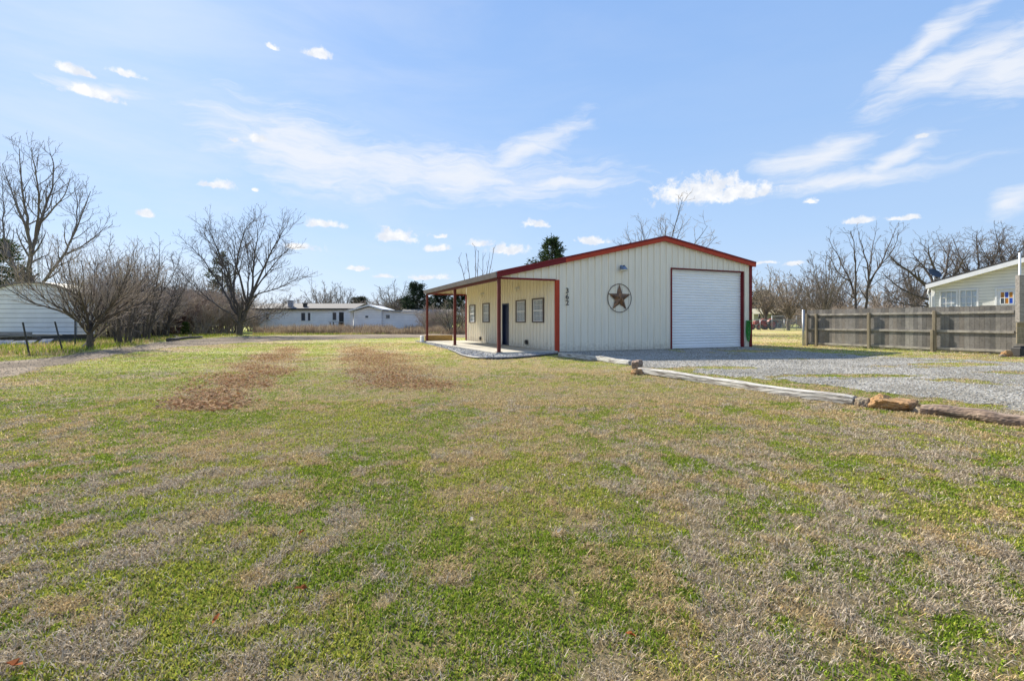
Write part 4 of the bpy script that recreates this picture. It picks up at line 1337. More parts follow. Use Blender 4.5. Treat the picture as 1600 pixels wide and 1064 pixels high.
# ------------------------------------------------------------------ white house at the right
def build_house():
    C = (18.5, 21.7)
    root = empty('white_house', (C[0], C[1], 0), TH)
    tag(root, 'white sided house with shallow gable roof behind the plank fence', 'house')
    OH = 0.34
    p0 = (C[0] - BU.x * OH, C[1] - BU.y * OH)
    ta, za = on_plane(1446, 443.0, p0, (BV.x, BV.y)); tb, zb = on_plane(1598, 400.5, p0, (BV.x, BV.y))
    sl = (zb - za) / (tb - ta)
    pk = -4.6
    def top(t): return za + (t - ta) * sl if t > pk else za + (pk - ta) * sl - (pk - t) * sl * -1
    L2 = 2 * pk
    W = 8.0
    def pl(px, py): return on_plane(px, py, C, (BV.x, BV.y))
    wins = []
    for (a, b, t, bo) in ((1470.5, 1494.5, 456.5, 492), (1501, 1526.5, 454.5, 492)):
        t1, z1 = pl(a, t); t0, z0 = pl(b, t); _, zb_ = pl(b, bo)
        wins.append((t0, t1, max(0.9, zb_), z1))
    d1, dz = pl(1555.5, 450.5); d0 = d1 - 0.92
    w = MB()
    ops = wins + [(d0, d1, 0.35, dz)]
    ys = sorted(set([L2, pk, 0.0] + [v for o in ops for v in o[:2]]))
    for ya, yb in zip(ys[:-1], ys[1:]):
        mid = (ya + yb) / 2
        spans = [(0.0, None)]
        for o in ops:
            if o[0] < mid < o[1]: spans = [(0.0, o[2]), (o[3], None)]
        for s0, s1 in spans:
            za_, zb_ = (top(ya) - 0.16, top(yb) - 0.16) if s1 is None else (s1, s1)
            w.add([(0, ya, s0), (0, yb, s0), (0, yb, zb_), (0, ya, za_)], [(0, 1, 2, 3)])
    for yy in (0.0, L2): w.add([(0, yy, 0), (W, yy, 0), (W, yy, top(yy) - 0.16), (0, yy, top(yy) - 0.16)], [(0, 1, 2, 3)])
    w.build('wall', M['vinyl'], root)
    r = MB()
    for a, b in ((ta, pk), (pk, 2 * pk - ta)):
        r.prism([(-OH - 0.02, a, top(a) - 0.05), (-OH - 0.02, b, top(b) - 0.05), (-OH - 0.02, b, top(b)), (-OH - 0.02, a, top(a))], (W + OH, 0, 0))
    ro = r.build('roof', M['dark'], root)
    f = MB()
    for a, b in ((ta - 0.01, pk), (pk, 2 * pk - ta)):
        f.prism([(-OH - 0.015, a, top(a) - 0.24), (-OH - 0.015, b, top(b) - 0.24), (-OH - 0.015, b, top(b) - 0.052), (-OH - 0.015, a, top(a) - 0.052)], (0.03, 0, 0))
        f.prism([(-OH + 0.02, a, top(a) - 0.20), (-OH + 0.02, b, top(b) - 0.20), (-OH + 0.02, b, top(b) - 0.17), (-OH + 0.02, a, top(a) - 0.17)], (OH - 0.022, 0, 0))
    f.box((-OH - 0.01, ta - 0.05, top(ta) - 0.24), (W, ta - 0.02, top(ta) - 0.06))
    f.box((-OH, 0.02, top(ta) - 0.22), (W, ta - 0.06, top(ta) - 0.19))
    f.build('fascia', M['white'], root)
    c = MB(); c.box((-0.03, -0.12, 0.0), (0.0, 0.03, top(0) - 0.21)); c.build('corner_trim', M['white'], root)
    c = MB(); c.tube([(-0.12, ta - 0.03, top(ta) - 0.2), (-0.12, 0.1, top(ta) - 0.42), (-0.08, 0.04, top(ta) - 0.55), (-0.08, 0.04, 0.1)], 0.035, 8); c.build('downpipe', M['white'], root, True)
    for y0, y1, z0, z1 in wins:
        fr = MB(); e = 0.06
        fr.box((-0.035, y0 - e, z1), (0.03, y1 + e, z1 + e)); fr.box((-0.035, y0 - e, z0 - e), (0.03, y1 + e, z0))
        fr.box((-0.035, y0 - e, z0), (0.03, y0, z1)); fr.box((-0.035, y1, z0), (0.03, y1 + e, z1))
        for k in (1, 2):
            yy = y0 + (y1 - y0) * k / 3; fr.box((-0.012, yy - 0.012, z0), (0.012, yy + 0.012, z1))
        for k in (1, 2, 3):
            zz = z0 + (z1 - z0) * k / 4; fr.box((-0.014, y0, zz - 0.012), (0.010, y1, zz + 0.012))
        wo = fr.build('window', M['white'], root)
        p = MB(); p.box((0.016, y0 + 0.002, z0 + 0.002), (0.022, y1 - 0.002, z1 - 0.002)); p.build('pane', M['clear_glass'], wo)
        p = MB()
        for zz in np.arange(z0 + 0.02, z1 - 0.04, 0.05): p.add([(0.03, y0, float(zz)), (0.03, y1, float(zz)), (0.045, y1, float(zz) + 0.052), (0.045, y0, float(zz) + 0.052)], [(0, 1, 2, 3)])
        p.build('blind', M['blind'], wo)
    d = MB(); d.box((0.0, d0 + 0.05, 0.37), (0.045, d1 - 0.05, dz - 0.05), 0.004)
    do = d.build('door', M['white'], root)
    f = MB(); f.box((-0.04, d0, 0.35), (0.05, d0 + 0.05, dz)); f.box((-0.04, d1 - 0.05, 0.35), (0.05, d1, dz)); f.box((-0.04, d0 + 0.05, dz - 0.05), (0.05, d1 - 0.05, dz)); f.build('frame', M['white'], do)
    g1, gz1 = pl(1563.5, 456.5); g0, gz0 = pl(1583.5, 474.5)
    k3, k2 = (g1 - g0) / 3, (gz1 - gz0) / 2
    panes = {'amber': MB(), 'cobalt': MB(), 'glass': MB()}
    lay = [['amber', 'cobalt', 'amber'], ['cobalt', 'amber', 'glass']]
    for i in range(2):
        for j in range(3):
            nm = lay[i][j]
            panes[nm].box((-0.012, g0 + j * k3 + 0.012, gz1 - (i + 1) * k2 + 0.012), (-0.004, g0 + (j + 1) * k3 - 0.012, gz1 - i * k2 - 0.012))
    for nm, pm in panes.items():
        pm.build('pane', M[nm], do)
    mt = MB()
    for j in range(4): mt.box((-0.02, g0 + j * k3 - 0.011, gz0 - 0.01), (-0.002, g0 + j * k3 + 0.011, gz1 + 0.01))
    for i in range(3):
        for j in range(3): mt.box((-0.018, g0 + j * k3 + 0.0115, gz0 + i * k2 - 0.011), (-0.002, g0 + (j + 1) * k3 - 0.0115, gz0 + i * k2 + 0.011))
    mt.build('muntin', M['white'], do)
    # satellite dish at the eave corner
    t, z = on_plane(1459.5, 428, (C[0], C[1]), (BV.x, BV.y))
    px, py = C[0] + BV.x * t, C[1] + BV.y * t
    dish = empty('satellite_dish', (px, py, top(t) - 0.02), 0.0)
    tag(dish, 'dark satellite dish tilted on the white house eave', 'satellite dish')
    a = MB(); a.tube([(0, 0, -0.03), (0.0, 0, 0.16), (0.02, 0.03, 0.24)], 0.022, 8); a.build('mast', M['steel'], dish, True)
    r = MB(); r.lathe([(0.0, 0.0), (0.10, 0.008), (0.2, 0.035), (0.275, 0.07), (0.282, 0.066), (0.205, 0.028), (0.1, -0.002), (0.0, -0.012)], 28)
    ro = r.build('reflector', M['dish'], dish, True)
    ro.location = (0.02, 0.03, z - top(t) + 0.02); ro.rotation_euler = (R(52), R(22), R(-12))
    ro.scale = (1.0, 0.85, 1)
    q = MB(); q.tube([(0.02, 0.02, 0.22), (-0.1, -0.3, 0.12), (-0.08, -0.36, 0.2)], 0.012, 6); q.build('feed_arm', M['dish'], dish)


build_house()


# ------------------------------------------------------------------ houses and sheds further off
def fbox(mb, x0, x1, y0, y1, z0, z1): mb.box((x0, y0, z0), (x1, y1, z1))


def build_mobile_home():
    Y = 57.0
    X = lambda px: xat(px, Y)
    x0, x1 = X(398), X(606)
    root = empty('mobile_home', ((x0 + x1) / 2, Y, 0))
    ox = (x0 + x1) / 2
    tag(root, 'long white mobile home with grey roof behind dead weeds', 'mobile home')
    zr, ze = zat(475.5, Y + 3.3), zat(483.0, Y)
    def lx(px): return X(px) - ox
    w = MB(); fbox(w, lx(398), lx(548), 0, 7, 0.1, ze); w.build('wall', M['mob_wall'], root)
    r = MB()
    r.prism([(lx(395), -0.3, ze - 0.02), (lx(395), 3.4, zr), (lx(395), 7.3, ze - 0.02), (lx(395), 7.3, ze + 0.08), (lx(395), 3.4, zr + 0.1), (lx(395), -0.3, ze + 0.08)], (lx(556) - lx(395), 0, 0))
    ro = r.build('roof', M['mob_roof'], root)
    g = MB(); g.box((lx(395), -0.36, ze - 0.10), (lx(545), -0.305, ze + 0.06)); g.build('gutter', M['dark'], ro)
    for px, zz, wd in ((449, 0.75, 0.5), (472, 0.42, 0.35)):
        v = MB(); v.box((lx(px) - wd / 2, 0.6, ze + 0.1), (lx(px) + wd / 2, 1.1, ze + 0.2 + zz), 0.03); v.box((lx(px) - wd * 0.62, 0.55, ze + 0.2 + zz), (lx(px) + wd * 0.62, 1.15, ze + 0.29 + zz), 0.02)
        v.build('vent', M['box_grey'] if px < 460 else M['dark'], ro)
    for a, b, t, bo in ((470, 478, 488, 502), (480.5, 486, 488, 502), (519, 526.5, 487.5, 501), (415, 421, 489, 500)):
        z1, z0 = zat(t, Y), zat(bo, Y)
        f = MB(); e = 0.07
        f.box((lx(a), -0.06, z1 - e), (lx(b), -0.002, z1)); f.box((lx(a), -0.06, z0), (lx(b), -0.002, z0 + e)); f.box((lx(a), -0.06, z0 + e), (lx(a) + e, -0.002, z1 - e)); f.box((lx(b) - e, -0.06, z0 + e), (lx(b), -0.002, z1 - e))
        wo = f.build('window', M['white'], root)
        p = MB(); p.box((lx(a) + e, -0.035, z0 + e), (lx(b) - e, -0.015, z1 - e)); p.build('pane', M['glass'], wo)
    # the gabled wing that comes forward, and its porch recess
    gy = -3.2
    YG = Y + gy
    G = lambda px: xat(px, YG) - ox
    zp, zl = zat(478.0, YG), zat(485.5, YG)
    w = MB()
    w.prism([(G(553), gy, 0.1), (G(596), gy, 0.1), (G(596), gy, zl + 0.1), (G(577), gy, zp - 0.12), (G(553), gy, zl - 0.08)], (0, 4.0, 0))
    w.build('wing_wall', M['mob_wall'], root)
    r = MB()
    r.prism([(G(543), gy - 0.4, zl - 0.15), (G(577), gy - 0.4, zp - 0.02), (G(598), gy - 0.4, zl + 0.05), (G(600), gy - 0.4, zl + 0.16), (G(577), gy - 0.4, zp + 0.13), (G(543), gy - 0.4, zl - 0.02)], (0, 5.6, 0))
    r.build('wing_roof', M['white'], root)
    w = MB(); w.prism([(G(596.2), gy + 0.6, 0.1), (G(660), gy + 0.6, 0.1), (G(660), gy + 0.6, zat(490.5, YG)), (G(596.2), gy + 0.6, zl)], (0, 3.0, 0)); w.build('lean_to_wall', M['mob_wall'], root)
    r = MB(); r.prism([(G(600.5), gy + 0.3, zl + 0.02), (G(664), gy + 0.3, zat(489.5, YG)), (G(664), gy + 0.3, zat(488.3, YG)), (G(600.5), gy + 0.3, zl + 0.12)], (0, 4.2, 0)); r.build('lean_to_roof', M['box_grey'], root)
    for a, b, t, bo, yy in ((570, 576.5, 492.5, 497.5, gy), (600, 608, 491, 498.5, gy + 0.6)):
        z1, z0 = zat(t, YG), zat(bo, YG)
        f = MB(); e = 0.07
        f.box((G(a), yy - 0.06, z1 - e), (G(b), yy - 0.002, z1)); f.box((G(a), yy - 0.06, z0), (G(b), yy - 0.002, z0 + e)); f.box((G(a), yy - 0.06, z0 + e), (G(a) + e, yy - 0.002, z1 - e)); f.box((G(b) - e, yy - 0.06, z0 + e), (G(b), yy - 0.002, z1 - e))
        wo = f.build('window', M['white'], root)
        p = MB(); p.box((G(a) + e, yy - 0.035, z0 + e), (G(b) - e, yy - 0.015, z1 - e)); p.build('pane', M['glass'], wo)
    p = MB(); p.box((G(547), gy + 0.05, 0.1), (G(551), gy + 0.35, zl - 0.16)); p.build('porch_post', M['white'], root)
    d = MB(); d.box((lx(530), -0.05, 0.2), (lx(537), -0.003, zat(488, Y))); d.box((lx(531), -0.07, 0.4), (lx(536), -0.052, zat(490, Y))); d.build('door', M['dark'], root)
    t = empty('garden_table', (X(533), Y - 1.6, 0))
    tag(t, 'round grey table on the mobile home porch', 'table')
    a = MB(); a.lathe([(0.0, 1.05), (0.85, 1.05), (0.85, 1.11), (0.0, 1.11)], 20); a.build('table_top', M['box_grey'], t)
    for sx, sy in ((-.5, -.5), (.5, -.5), (.5, .5), (-.5, .5)):
        a = MB(); a.box((sx - 0.04, sy - 0.04, 0), (sx + 0.04, sy + 0.04, 1.05)); a.build('leg', M['dark'], t)
    # low brown shed between the mobile home and the shrub
    Y2 = 75.0
    s = empty('low_shed', (xat(655, Y2), Y2, 0))
    tag(s, 'low dull roofed shed between the mobile home and the olive shrub', 'shed')
    z = zat(484, Y2)
    a = MB(); a.prism([(-2.6, 0, 0), (4.5, 0, 0), (4.5, 0, z - 0.7), (-2.6, 0, z - 0.7)], (0, 4, 0)); a.build('wall', M['board_grey'], s)
    a = MB(); a.prism([(-2.9, -0.4, z - 0.75), (-2.9, 2, z), (-2.9, 4.4, z - 0.75), (-2.9, 4.4, z - 0.65), (-2.9, 2, z + 0.1), (-2.9, -0.4, z - 0.65)], (7.7, 0, 0)); a.build('roof', M['mob_roof'], s)


def build_left_shed():
    Y = 28.0
    cx = xat(48, Y); hw = 2.62
    root = empty('arched_shed', (cx, Y, 0))
    tag(root, 'pale metal shed with gently arched roof at the left edge', 'shed')
    za, ze = zat(441.5, Y), zat(460, Y)
    def arch(u): return ze + (za - ze) * (1 - abs(u) ** 2.2)
    us = np.linspace(-1, 1, 25)
    top = [(hw * u, arch(u)) for u in us]
    zb = zat(522.5, Y)
    w = MB(); w.prism([(-hw, 0, zb), (hw, 0, zb)] + [(x, 0, z) for x, z in top[::-1]], (0, 0.05, 0))
    w.add([(-hw, 0.05, zb), (-hw, 1.2, zb), (-hw, 1.2, ze), (-hw, 0.05, ze)], [(0, 1, 2, 3)])
    w.add([(hw, 0.05, zb), (hw, 1.2, zb), (hw, 1.2, ze), (hw, 0.05, ze)], [(0, 1, 2, 3)])
    w.build('wall', M['shed'], root)
    r = MB()
    out = [(hw * 1.03 * u, arch(u) + 0.055) for u in us]
    r.prism([(x, -0.12, z - 0.045) for x, z in top] + [(x, -0.12, z) for x, z in out[::-1]], (0, 1.5, 0))
    r.build('roof', M['shed_roof'], root)
    s = MB(); s.box((-hw + 0.05, 0.06, 0.0), (hw - 0.05, 1.15, zb - 0.004)); s.build('gap_shade', M['dark'], root)  # near-black box standing in for the shaded gap below the raised wall
    c = MB(); c.box((hw - 0.10, -0.03, zb), (hw + 0.02, 0.0, ze - 0.03)); c.build('corner_trim', M['sheet'], root)
    # planks and sheets in front of it
    rg = np.random.default_rng(2)
    for i, (pa, pb, y, z, th, lab) in enumerate((
            (-70, 48, 25.5, 0.50, 0.16, 'thick pale beam topmost of the plank pile by the shed'),
            (-60, 92, 25.1, 0.30, 0.05, 'long thin plank slanting in front of the pile by the shed'),
            (-70, 60, 25.7, 0.30, 0.13, 'dark grey beam in the middle of the plank pile'),
            (-60, 112, 25.8, 0.14, 0.13, 'long dark beam low in the plank pile'))):
        xa, xb = xat(pa, y), xat(pb, y)
        b = MB()
        z2 = z + (0.14 if i == 1 else rg.uniform(-0.02, 0.02))
        b.bar((xa, y, z), (xb, y + rg.uniform(-0.1, 0.1), z2), 0.25, th)
        tag(b.build('plank', M['board_grey'] if i < 2 else M['bark_light']), lab, 'plank', 'planks piled by the shed')
    for i, (pa, pb, y, h, lab) in enumerate(((-60, 22, 23.6, 0.22, 'pale blue sheet of metal leaning low at the left edge'), (24, 58, 24.0, 0.20, 'smaller pale metal sheet beside the first under the planks'), (66, 84, 24.2, 0.27, 'short grey sheet lying behind the second thin steel post'))):
        b = MB(); xa, xb = xat(pa, y), xat(pb, y)
        b.prism([(xa, y - 0.35, 0.02), (xb, y - 0.3, 0.03), (xb, y, h), (xa, y, h * 0.9)], (0, 0.01, 0.02))
        tag(b.build('metal_sheet', M['sheet']), lab, 'sheet', 'metal sheets on the ground')


def build_tposts():
    for i, (px, py, top, lean, lab) in enumerate(((41, 556, 503.5, -0.12, 'thin dark steel fence post nearest the left edge'), (94, 550.5, 502.5, -0.2, 'thin steel fence post leaning before the bushy tree'),
                                                  (117, 541, 501, 0.0, 'thin short steel post close beside the bushy tree trunk'))):
        x, y = ground(px, py)
        h = zat(top, y)
        b = MB()
        b.bar((0.12 if i < 2 else 0, 0, -0.1), (lean, 0, h), 0.045, 0.012, (0, 1, 0)); b.bar((0.12 if i < 2 else 0, 0.02, -0.1), (lean, 0.02, h), 0.012, 0.035, (0, 1, 0))
        for k in range(9):
            t = 0.15 + 0.09 * k
            b.box((0.12 * (1 - t) * (i < 2) + lean * t - 0.012, -0.02, h * t - 0.008), (0.12 * (1 - t) * (i < 2) + lean * t + 0.012, -0.006, h * t + 0.008))
        o = b.build('steel_post', M['dark']); o.location = (x, y, 0)
        tag(o, lab, 'post', 'steel posts by the lane')
    # sagging wires between the first posts
    xa, ya = ground(41, 556); xb, yb = ground(94, 550.5)
    for z in (0.55, 0.95):
        m = MB(); m.tube([(xa - 0.05, ya, z), ((xa + xb) / 2, (ya + yb) / 2, z - 0.07), (xb - 0.08, yb, z)], 0.003, 4)
        o = m.build('fence_wire', M['iron']); tag(o, ('lower' if z < 0.7 else 'upper') + ' of two thin wires strung between the steel posts', 'wire')


def chain_link(name, p, q, h, posts, label, z0=0.02):
    p, q = Vector((*p, 0)), Vector((*q, 0))
    L_ = (q - p).length; ang = math.atan2((q - p).y, (q - p).x)
    root = empty(name, p, ang); tag(root, label, 'fence')
    c = 0.14
    V, Fq = [], []
    def wire(a, b, r=0.0065):
        o = len(V)
        for e in (a, b):
            for dx, dy in ((r, 0), (-r * 0.5, r * 0.87), (-r * 0.5, -r * 0.87)): V.append((e[0], dy, e[1] + dx))
        for k in range(3):
            j = (k + 1) % 3; Fq.append((o + k, o + j, o + 3 + j, o + 3 + k))
    x = -h
    while x < L_:
        a, b = (x, z0), (x + h, h)
        if a[0] < 0: a = (0, z0 - a[0])
        if b[0] > L_: b = (L_, h - (b[0] - L_))
        if b[0] > a[0]: wire(a, b)
        a, b = (x, h), (x + h, z0)
        if a[0] < 0: a = (0, h + a[0])
        if b[0] > L_: b = (L_, z0 + (b[0] - L_))
        if b[0] > a[0]: wire(a, b)
        x += c
    link('mesh', np_mesh('mesh', np.array(V), [np.array(Fq)]), M['steel'], root)
    t = MB(); t.tube([(0, 0, h), (L_, 0, h)], 0.03, 8); t.build('rail', M['steel'], root, True)
    for k in range(posts):
        x = L_ * k / (posts - 1)
        t = MB(); t.tube([(x, -0.04, -0.1), (x, -0.04, h + 0.08)], 0.035, 8); t.build('post', M['steel'], root, True)


def build_right_background():
    chain_link('chain_link_fence', (xat(1150, 60), 60), (xat(1300, 60), 60), 1.34, 5, 'low chain link fence across the gap beside the workshop')
    chain_link('chain_link_fence', (xat(1206, 66), 66), (xat(1320, 66), 66), 1.86, 4, 'taller chain link fence standing behind the low one')
    x, y = ground(1256.3, 540.5)
    b = MB(); b.tube([(0, 0, -0.1), (0, 0, 1.62)], 0.055, 10)
    b.lathe([(0.058, 1.62), (0.05, 1.66), (0.0, 1.68)], 10)
    o = b.build('gate_post', M['steel'], None, True); o.location = (x - 0.03, y, 0); tag(o, 'grey steel gate post against the end of the plank fence', 'post')
    # cream-roofed shed
    Y = 85.0
    root = empty('cream_roof_shed', (xat(1205, Y), Y, 0)); ox = xat(1205, Y)
    tag(root, 'low shed with cream metal roof beyond the chain link fence', 'shed')
    X = lambda px: xat(px, Y) - ox
    zr, ze = zat(482, Y), zat(489.5, Y)
    w = MB(); w.prism([(X(1178), 0, 0), (X(1216), 0, 0), (X(1216), 0, ze), (X(1178), 0, ze)], (0, 6, 0))
    w.prism([(X(1216.2), 0, 0), (X(1247), 5, 0), (X(1247), 5, ze - 0.1), (X(1230), 2.5, zr - 0.05), (X(1216.2), 0, ze - 0.05)], (0.02, 0.4, 0)); w.build('wall', M['sage'], root)
    r = MB()
    r.add([(X(1175), -0.4, ze - 0.1), (X(1216), -0.4, ze - 0.1), (X(1231), 2.5, zr), (X(1184), 2.5, zr)], [(0, 1, 2, 3)])
    r.add([(X(1184), 2.5, zr), (X(1231), 2.5, zr), (X(1250), 6, ze - 0.1), (X(1200), 6, ze - 0.1)], [(0, 1, 2, 3)])
    r.prism([(X(1175), -0.41, ze - 0.22), (X(1216), -0.41, ze - 0.22), (X(1216), -0.41, ze - 0.1), (X(1175), -0.41, ze - 0.1)], (0, -0.06, 0))
    r.build('roof', M['cream_roof'], root)
    # old tractor
    Y = 68.0
    t = empty('tractor', (xat(1193, Y), Y, 0), R(12)); tag(t, 'old red tractor parked behind the chain link fence', 'tractor')
    b = MB(); b.box((-1.5, -0.3, 0.7), (0.3, 0.3, 1.25), 0.1); b.box((-1.55, -0.25, 0.75), (-1.48, 0.25, 1.15), 0.02); b.box((0.3, -0.35, 0.6), (1.0, 0.35, 0.95), 0.05); b.build('body', M['red_paint'], t)
    b = MB(); b.tube([(-0.7, 0, 1.2), (-0.7, 0, 2.25)], 0.06, 8); b.tube([(-0.7, 0, 1.6), (-0.7, 0, 1.95)], 0.11, 10); b.build('exhaust', M['dark'], t, True)
    b = MB(); b.box((0.55, -0.25, 1.05), (1.0, 0.25, 1.13), 0.03); b.box((0.97, -0.25, 1.1), (1.05, 0.25, 1.45), 0.03); b.build('seat', M['dark'], t)
    b = MB(); b.tube([(0.1, 0, 1.2), (0.35, 0, 1.5)], 0.02, 6); ring = [(0.35 + 0.1 * math.sin(a), 0.18 * math.cos(a), 1.5 + 0.15 * math.sin(a)) for a in np.linspace(0, 6.283, 17)]; b.tube(ring, 0.016, 6, False); b.build('steering_wheel', M['dark'], t)
    for x, y, r in ((0.75, -0.75, 0.72), (0.75, 0.75, 0.72), (-1.25, -0.6, 0.4), (-1.25, 0.6, 0.4)):
        w = MB(); hw = 0.19 if r > 0.5 else 0.1
        w.lathe([(r * 0.6, -hw), (r * 0.92, -hw), (r, -hw * 0.6), (r, hw * 0.6), (r * 0.92, hw), (r * 0.6, hw), (r * 0.6, -hw)], 24, (x, y, r), 'y')
        wo = w.build('wheel', M['rubber'], t)
        w = MB(); w.lathe([(0.0, -hw * 0.5), (r * 0.55, -hw * 0.7), (r * 0.605, -hw * 0.8), (r * 0.605, hw * 0.8), (r * 0.55, hw * 0.7), (0.0, hw * 0.5)], 18, (x, y, r), 'y'); w.build('rim', M['red_paint'], wo)
        if r > 0.5:
            f = MB(); arc = [(x + (r + 0.1) * math.cos(a), y, r + (r + 0.1) * math.sin(a)) for a in np.linspace(0.3, 2.6, 10)]
            for a_, b_ in zip(arc[:-1], arc[1:]): f.bar(a_, b_, 0.42, 0.03, (0, 1, 0)) if False else f.bar(a_, b_, 0.03, 0.42, (0, 1, 0))
            f.build('fender', M['red_paint'], t)


def build_tower():
    Y = 62.0
    root = empty('lattice_mast', (xat(62, Y), Y, 0)); tag(root, 'slender steel lattice mast rising behind the big bare tree', 'mast')
    h = zat(312, Y); w = 0.24
    b = MB(); leg = [(w * math.cos(a), w * math.sin(a)) for a in (0.5, 2.6, 4.7)]
    for x, y in leg: b.tube([(x, y, 0), (x, y, h)], 0.035, 6)
    n = int(h / 0.5)
    for k in range(n):
        for i in range(3):
            p, q = leg[i], leg[(i + 1) % 3]
            if k % 2: p, q = q, p
            b.bar((p[0], p[1], h * k / n), (q[0], q[1], h * (k + 1) / n), 0.025, 0.025)
    b.build('lattice', M['steel'], root)
    a = MB()
    for z in (h - 0.1, h - 0.9): a.bar((-0.9, 0, z), (0.9, 0, z), 0.05, 0.05)
    for x in (-0.9, -0.5, 0.5, 0.9): a.bar((x, 0, h - 1.3), (x, 0, h + 0.3), 0.06, 0.06)
    a.build('antenna', M['steel'], root)


build_mobile_home(); build_left_shed(); build_tposts(); build_right_background(); build_tower()

# ------------------------------------------------------------------ trees
def tubes_np(polys, sides):
    """polys: list of (points n x 3, radii n), all grouped by length; returns V, Q"""
    byn = {}
    for p, r in polys: byn.setdefault(len(p), []).append((p, r))
    VS, QS, off = [], [], 0
    for n, lst in byn.items():
        P = np.array([p for p, _ in lst]); Rr = np.array([r for _, r in lst])
        T = np.gradient(P, axis=1)
        T /= np.linalg.norm(T, axis=2, keepdims=True) + 1e-9
        ref = np.where(np.abs(T[:, :1, 2:3]) > 0.9, np.array([[[1.0, 0, 0]]]), np.array([[[0, 0, 1.0]]]))
        A = np.cross(T, np.broadcast_to(ref, T.shape)); A /= np.linalg.norm(A, axis=2, keepdims=True) + 1e-9
        B = np.cross(T, A)
        w = np.arange(sides) * 2 * math.pi / sides
        V = P[:, :, None] + (A[:, :, None] * np.cos(w)[None, None, :, None] + B[:, :, None] * np.sin(w)[None, None, :, None]) * Rr[:, :, None, None]
        m = len(lst)
        base = (np.arange(m) * n * sides)[:, None, None] + (np.arange(n - 1) * sides)[None, :, None]
        k = np.arange(sides)[None, None, :]; k2 = (np.arange(sides) + 1)[None, None, :] % sides
        q = np.stack([base + k, base + k2, base + sides + k2, base + sides + k], -1).reshape(-1, 4) + off
        VS.append(V.reshape(-1, 3)); QS.append(q); off += m * n * sides
    return np.concatenate(VS), np.concatenate(QS)


def rot_about(v, axis, a):
    return v * math.cos(a) + np.cross(axis, v) * math.sin(a) + axis * axis.dot(v) * (1 - math.cos(a))


class Tree:
    """grows tapered limbs with side branches; level 0 and 1 make the trunk mesh, finer ones the crown"""
    def __init__(self, seed, dens, length, ang=(48, 42, 40, 38), trop=(0.02, 0.05, 0.05, 0.03), rmin=0.006, wob=0.12, t0=0.22, gather=0.0):
        self.g = np.random.default_rng(seed)
        self.dens, self.len, self.ang, self.trop, self.rmin, self.wob, self.t0 = dens, length, ang, trop, rmin, wob, t0
        self.out = [[] for _ in range(len(dens) + 1)]
        self.pads = []

    def limb(self, pts, r0, r1, n=11, jitter=0.05, level=0):
        """a limb through the given points, smoothed"""
        P = np.array(pts, dtype=float)
        t = np.linspace(0, 1, len(P)); u = np.linspace(0, 1, n)
        # Catmull-like smoothing by dense interpolation and averaging
        uu = np.linspace(0, 1, 61)
        Q = np.stack([np.interp(uu, t, P[:, k]) for k in range(3)], 1)
        for _ in range(24): Q[1:-1] = (Q[:-2] + 2 * Q[1:-1] + Q[2:]) / 4
        P = np.stack([np.interp(u, uu, Q[:, k]) for k in range(3)], 1)
        L = np.linalg.norm(np.diff(P, axis=0), axis=1).sum()
        j = self.g.normal(0, jitter * L / n, (n, 3)); j[0] = 0
        P = P + j
        r = r0 + (r1 - r0) * u ** 0.8
        self.out[level].append((P, r))
        self.children(P, r, level)

    def children(self, P, r, lvl):
        if lvl >= len(self.dens): return
        g = self.g
        seg = np.linalg.norm(np.diff(P, axis=0), axis=1); L = seg.sum()
        m = self.dens[lvl] * L
        m = int(m) + (g.random() < m - int(m))
        t0 = self.t0 if lvl == 0 else 0.12
        phase = g.random() * 6.28
        for k in range(m):
            t = t0 + (1 - t0) * ((k + g.random()) / m)
            f = t * (len(P) - 1); i = min(int(f), len(P) - 2)
            p = P[i] + (P[i + 1] - P[i]) * (f - i)
            tan = P[i + 1] - P[i]; tan = tan / (np.linalg.norm(tan) + 1e-9)
            rr = r[i] + (r[i + 1] - r[i]) * (f - i)
            a = math.radians(self.ang[min(lvl, len(self.ang) - 1)] + g.normal(0, 11))
            side = np.cross(tan, np.array([0.31, 0.17, 0.94])); side /= np.linalg.norm(side) + 1e-9
            d = rot_about(tan, side, a)
            d = rot_about(d, tan, phase + k * 2.399)
            ln = self.len[lvl] * (1 - 0.5 * t) * g.uniform(0.55, 1.25) * (0.6 + 0.4 * min(1, L / 2))
            r0 = max(self.rmin * 1.2, rr * 0.58)
            n = 7 if lvl == 0 else (5 if lvl < 3 else 4)
            pts = [p]
            step = ln / (n - 1)
            for s in range(n - 1):
                d = d + g.normal(0, self.wob, 3) + np.array([0, 0, self.trop[min(lvl, len(self.trop) - 1)] * 1.6])
                d /= np.linalg.norm(d)
                pts.append(pts[-1] + d * step)
            Pc = np.array(pts); rc = np.maximum(self.rmin, r0 * (1 - 0.72 * np.linspace(0, 1, n)))
            if lvl + 1 == len(self.dens): rc = np.maximum(self.rmin * 0.7, rc * np.linspace(1, 0.6, n))
            self.out[lvl + 1].append((Pc, rc))
            self.children(Pc, rc, lvl + 1)

    def build(self, name, label, cat, origin, mtrunk, mtwig, group=None, split=1):
        root = empty(name, origin)
        tag(root, label, cat, group)
        o = np.array(origin)
        lo = [(p - o, r) for l in range(split + 1) for p, r in self.out[l]]
        hi = [(p - o, r) for l in range(split + 1, len(self.out)) for p, r in self.out[l]]
        v, q = tubes_np(lo, 7); link('trunk', np_mesh('trunk', v, [q]), mtrunk, root, True)
        if hi:
            v, q = tubes_np(hi, 3); link('crown', np_mesh('crown', v, [q]), mtwig, root, True)
        return root


def pxp(px, py, y, dy=0.0):
    return (xat(px, y + dy), y + dy, zat(py, y + dy))


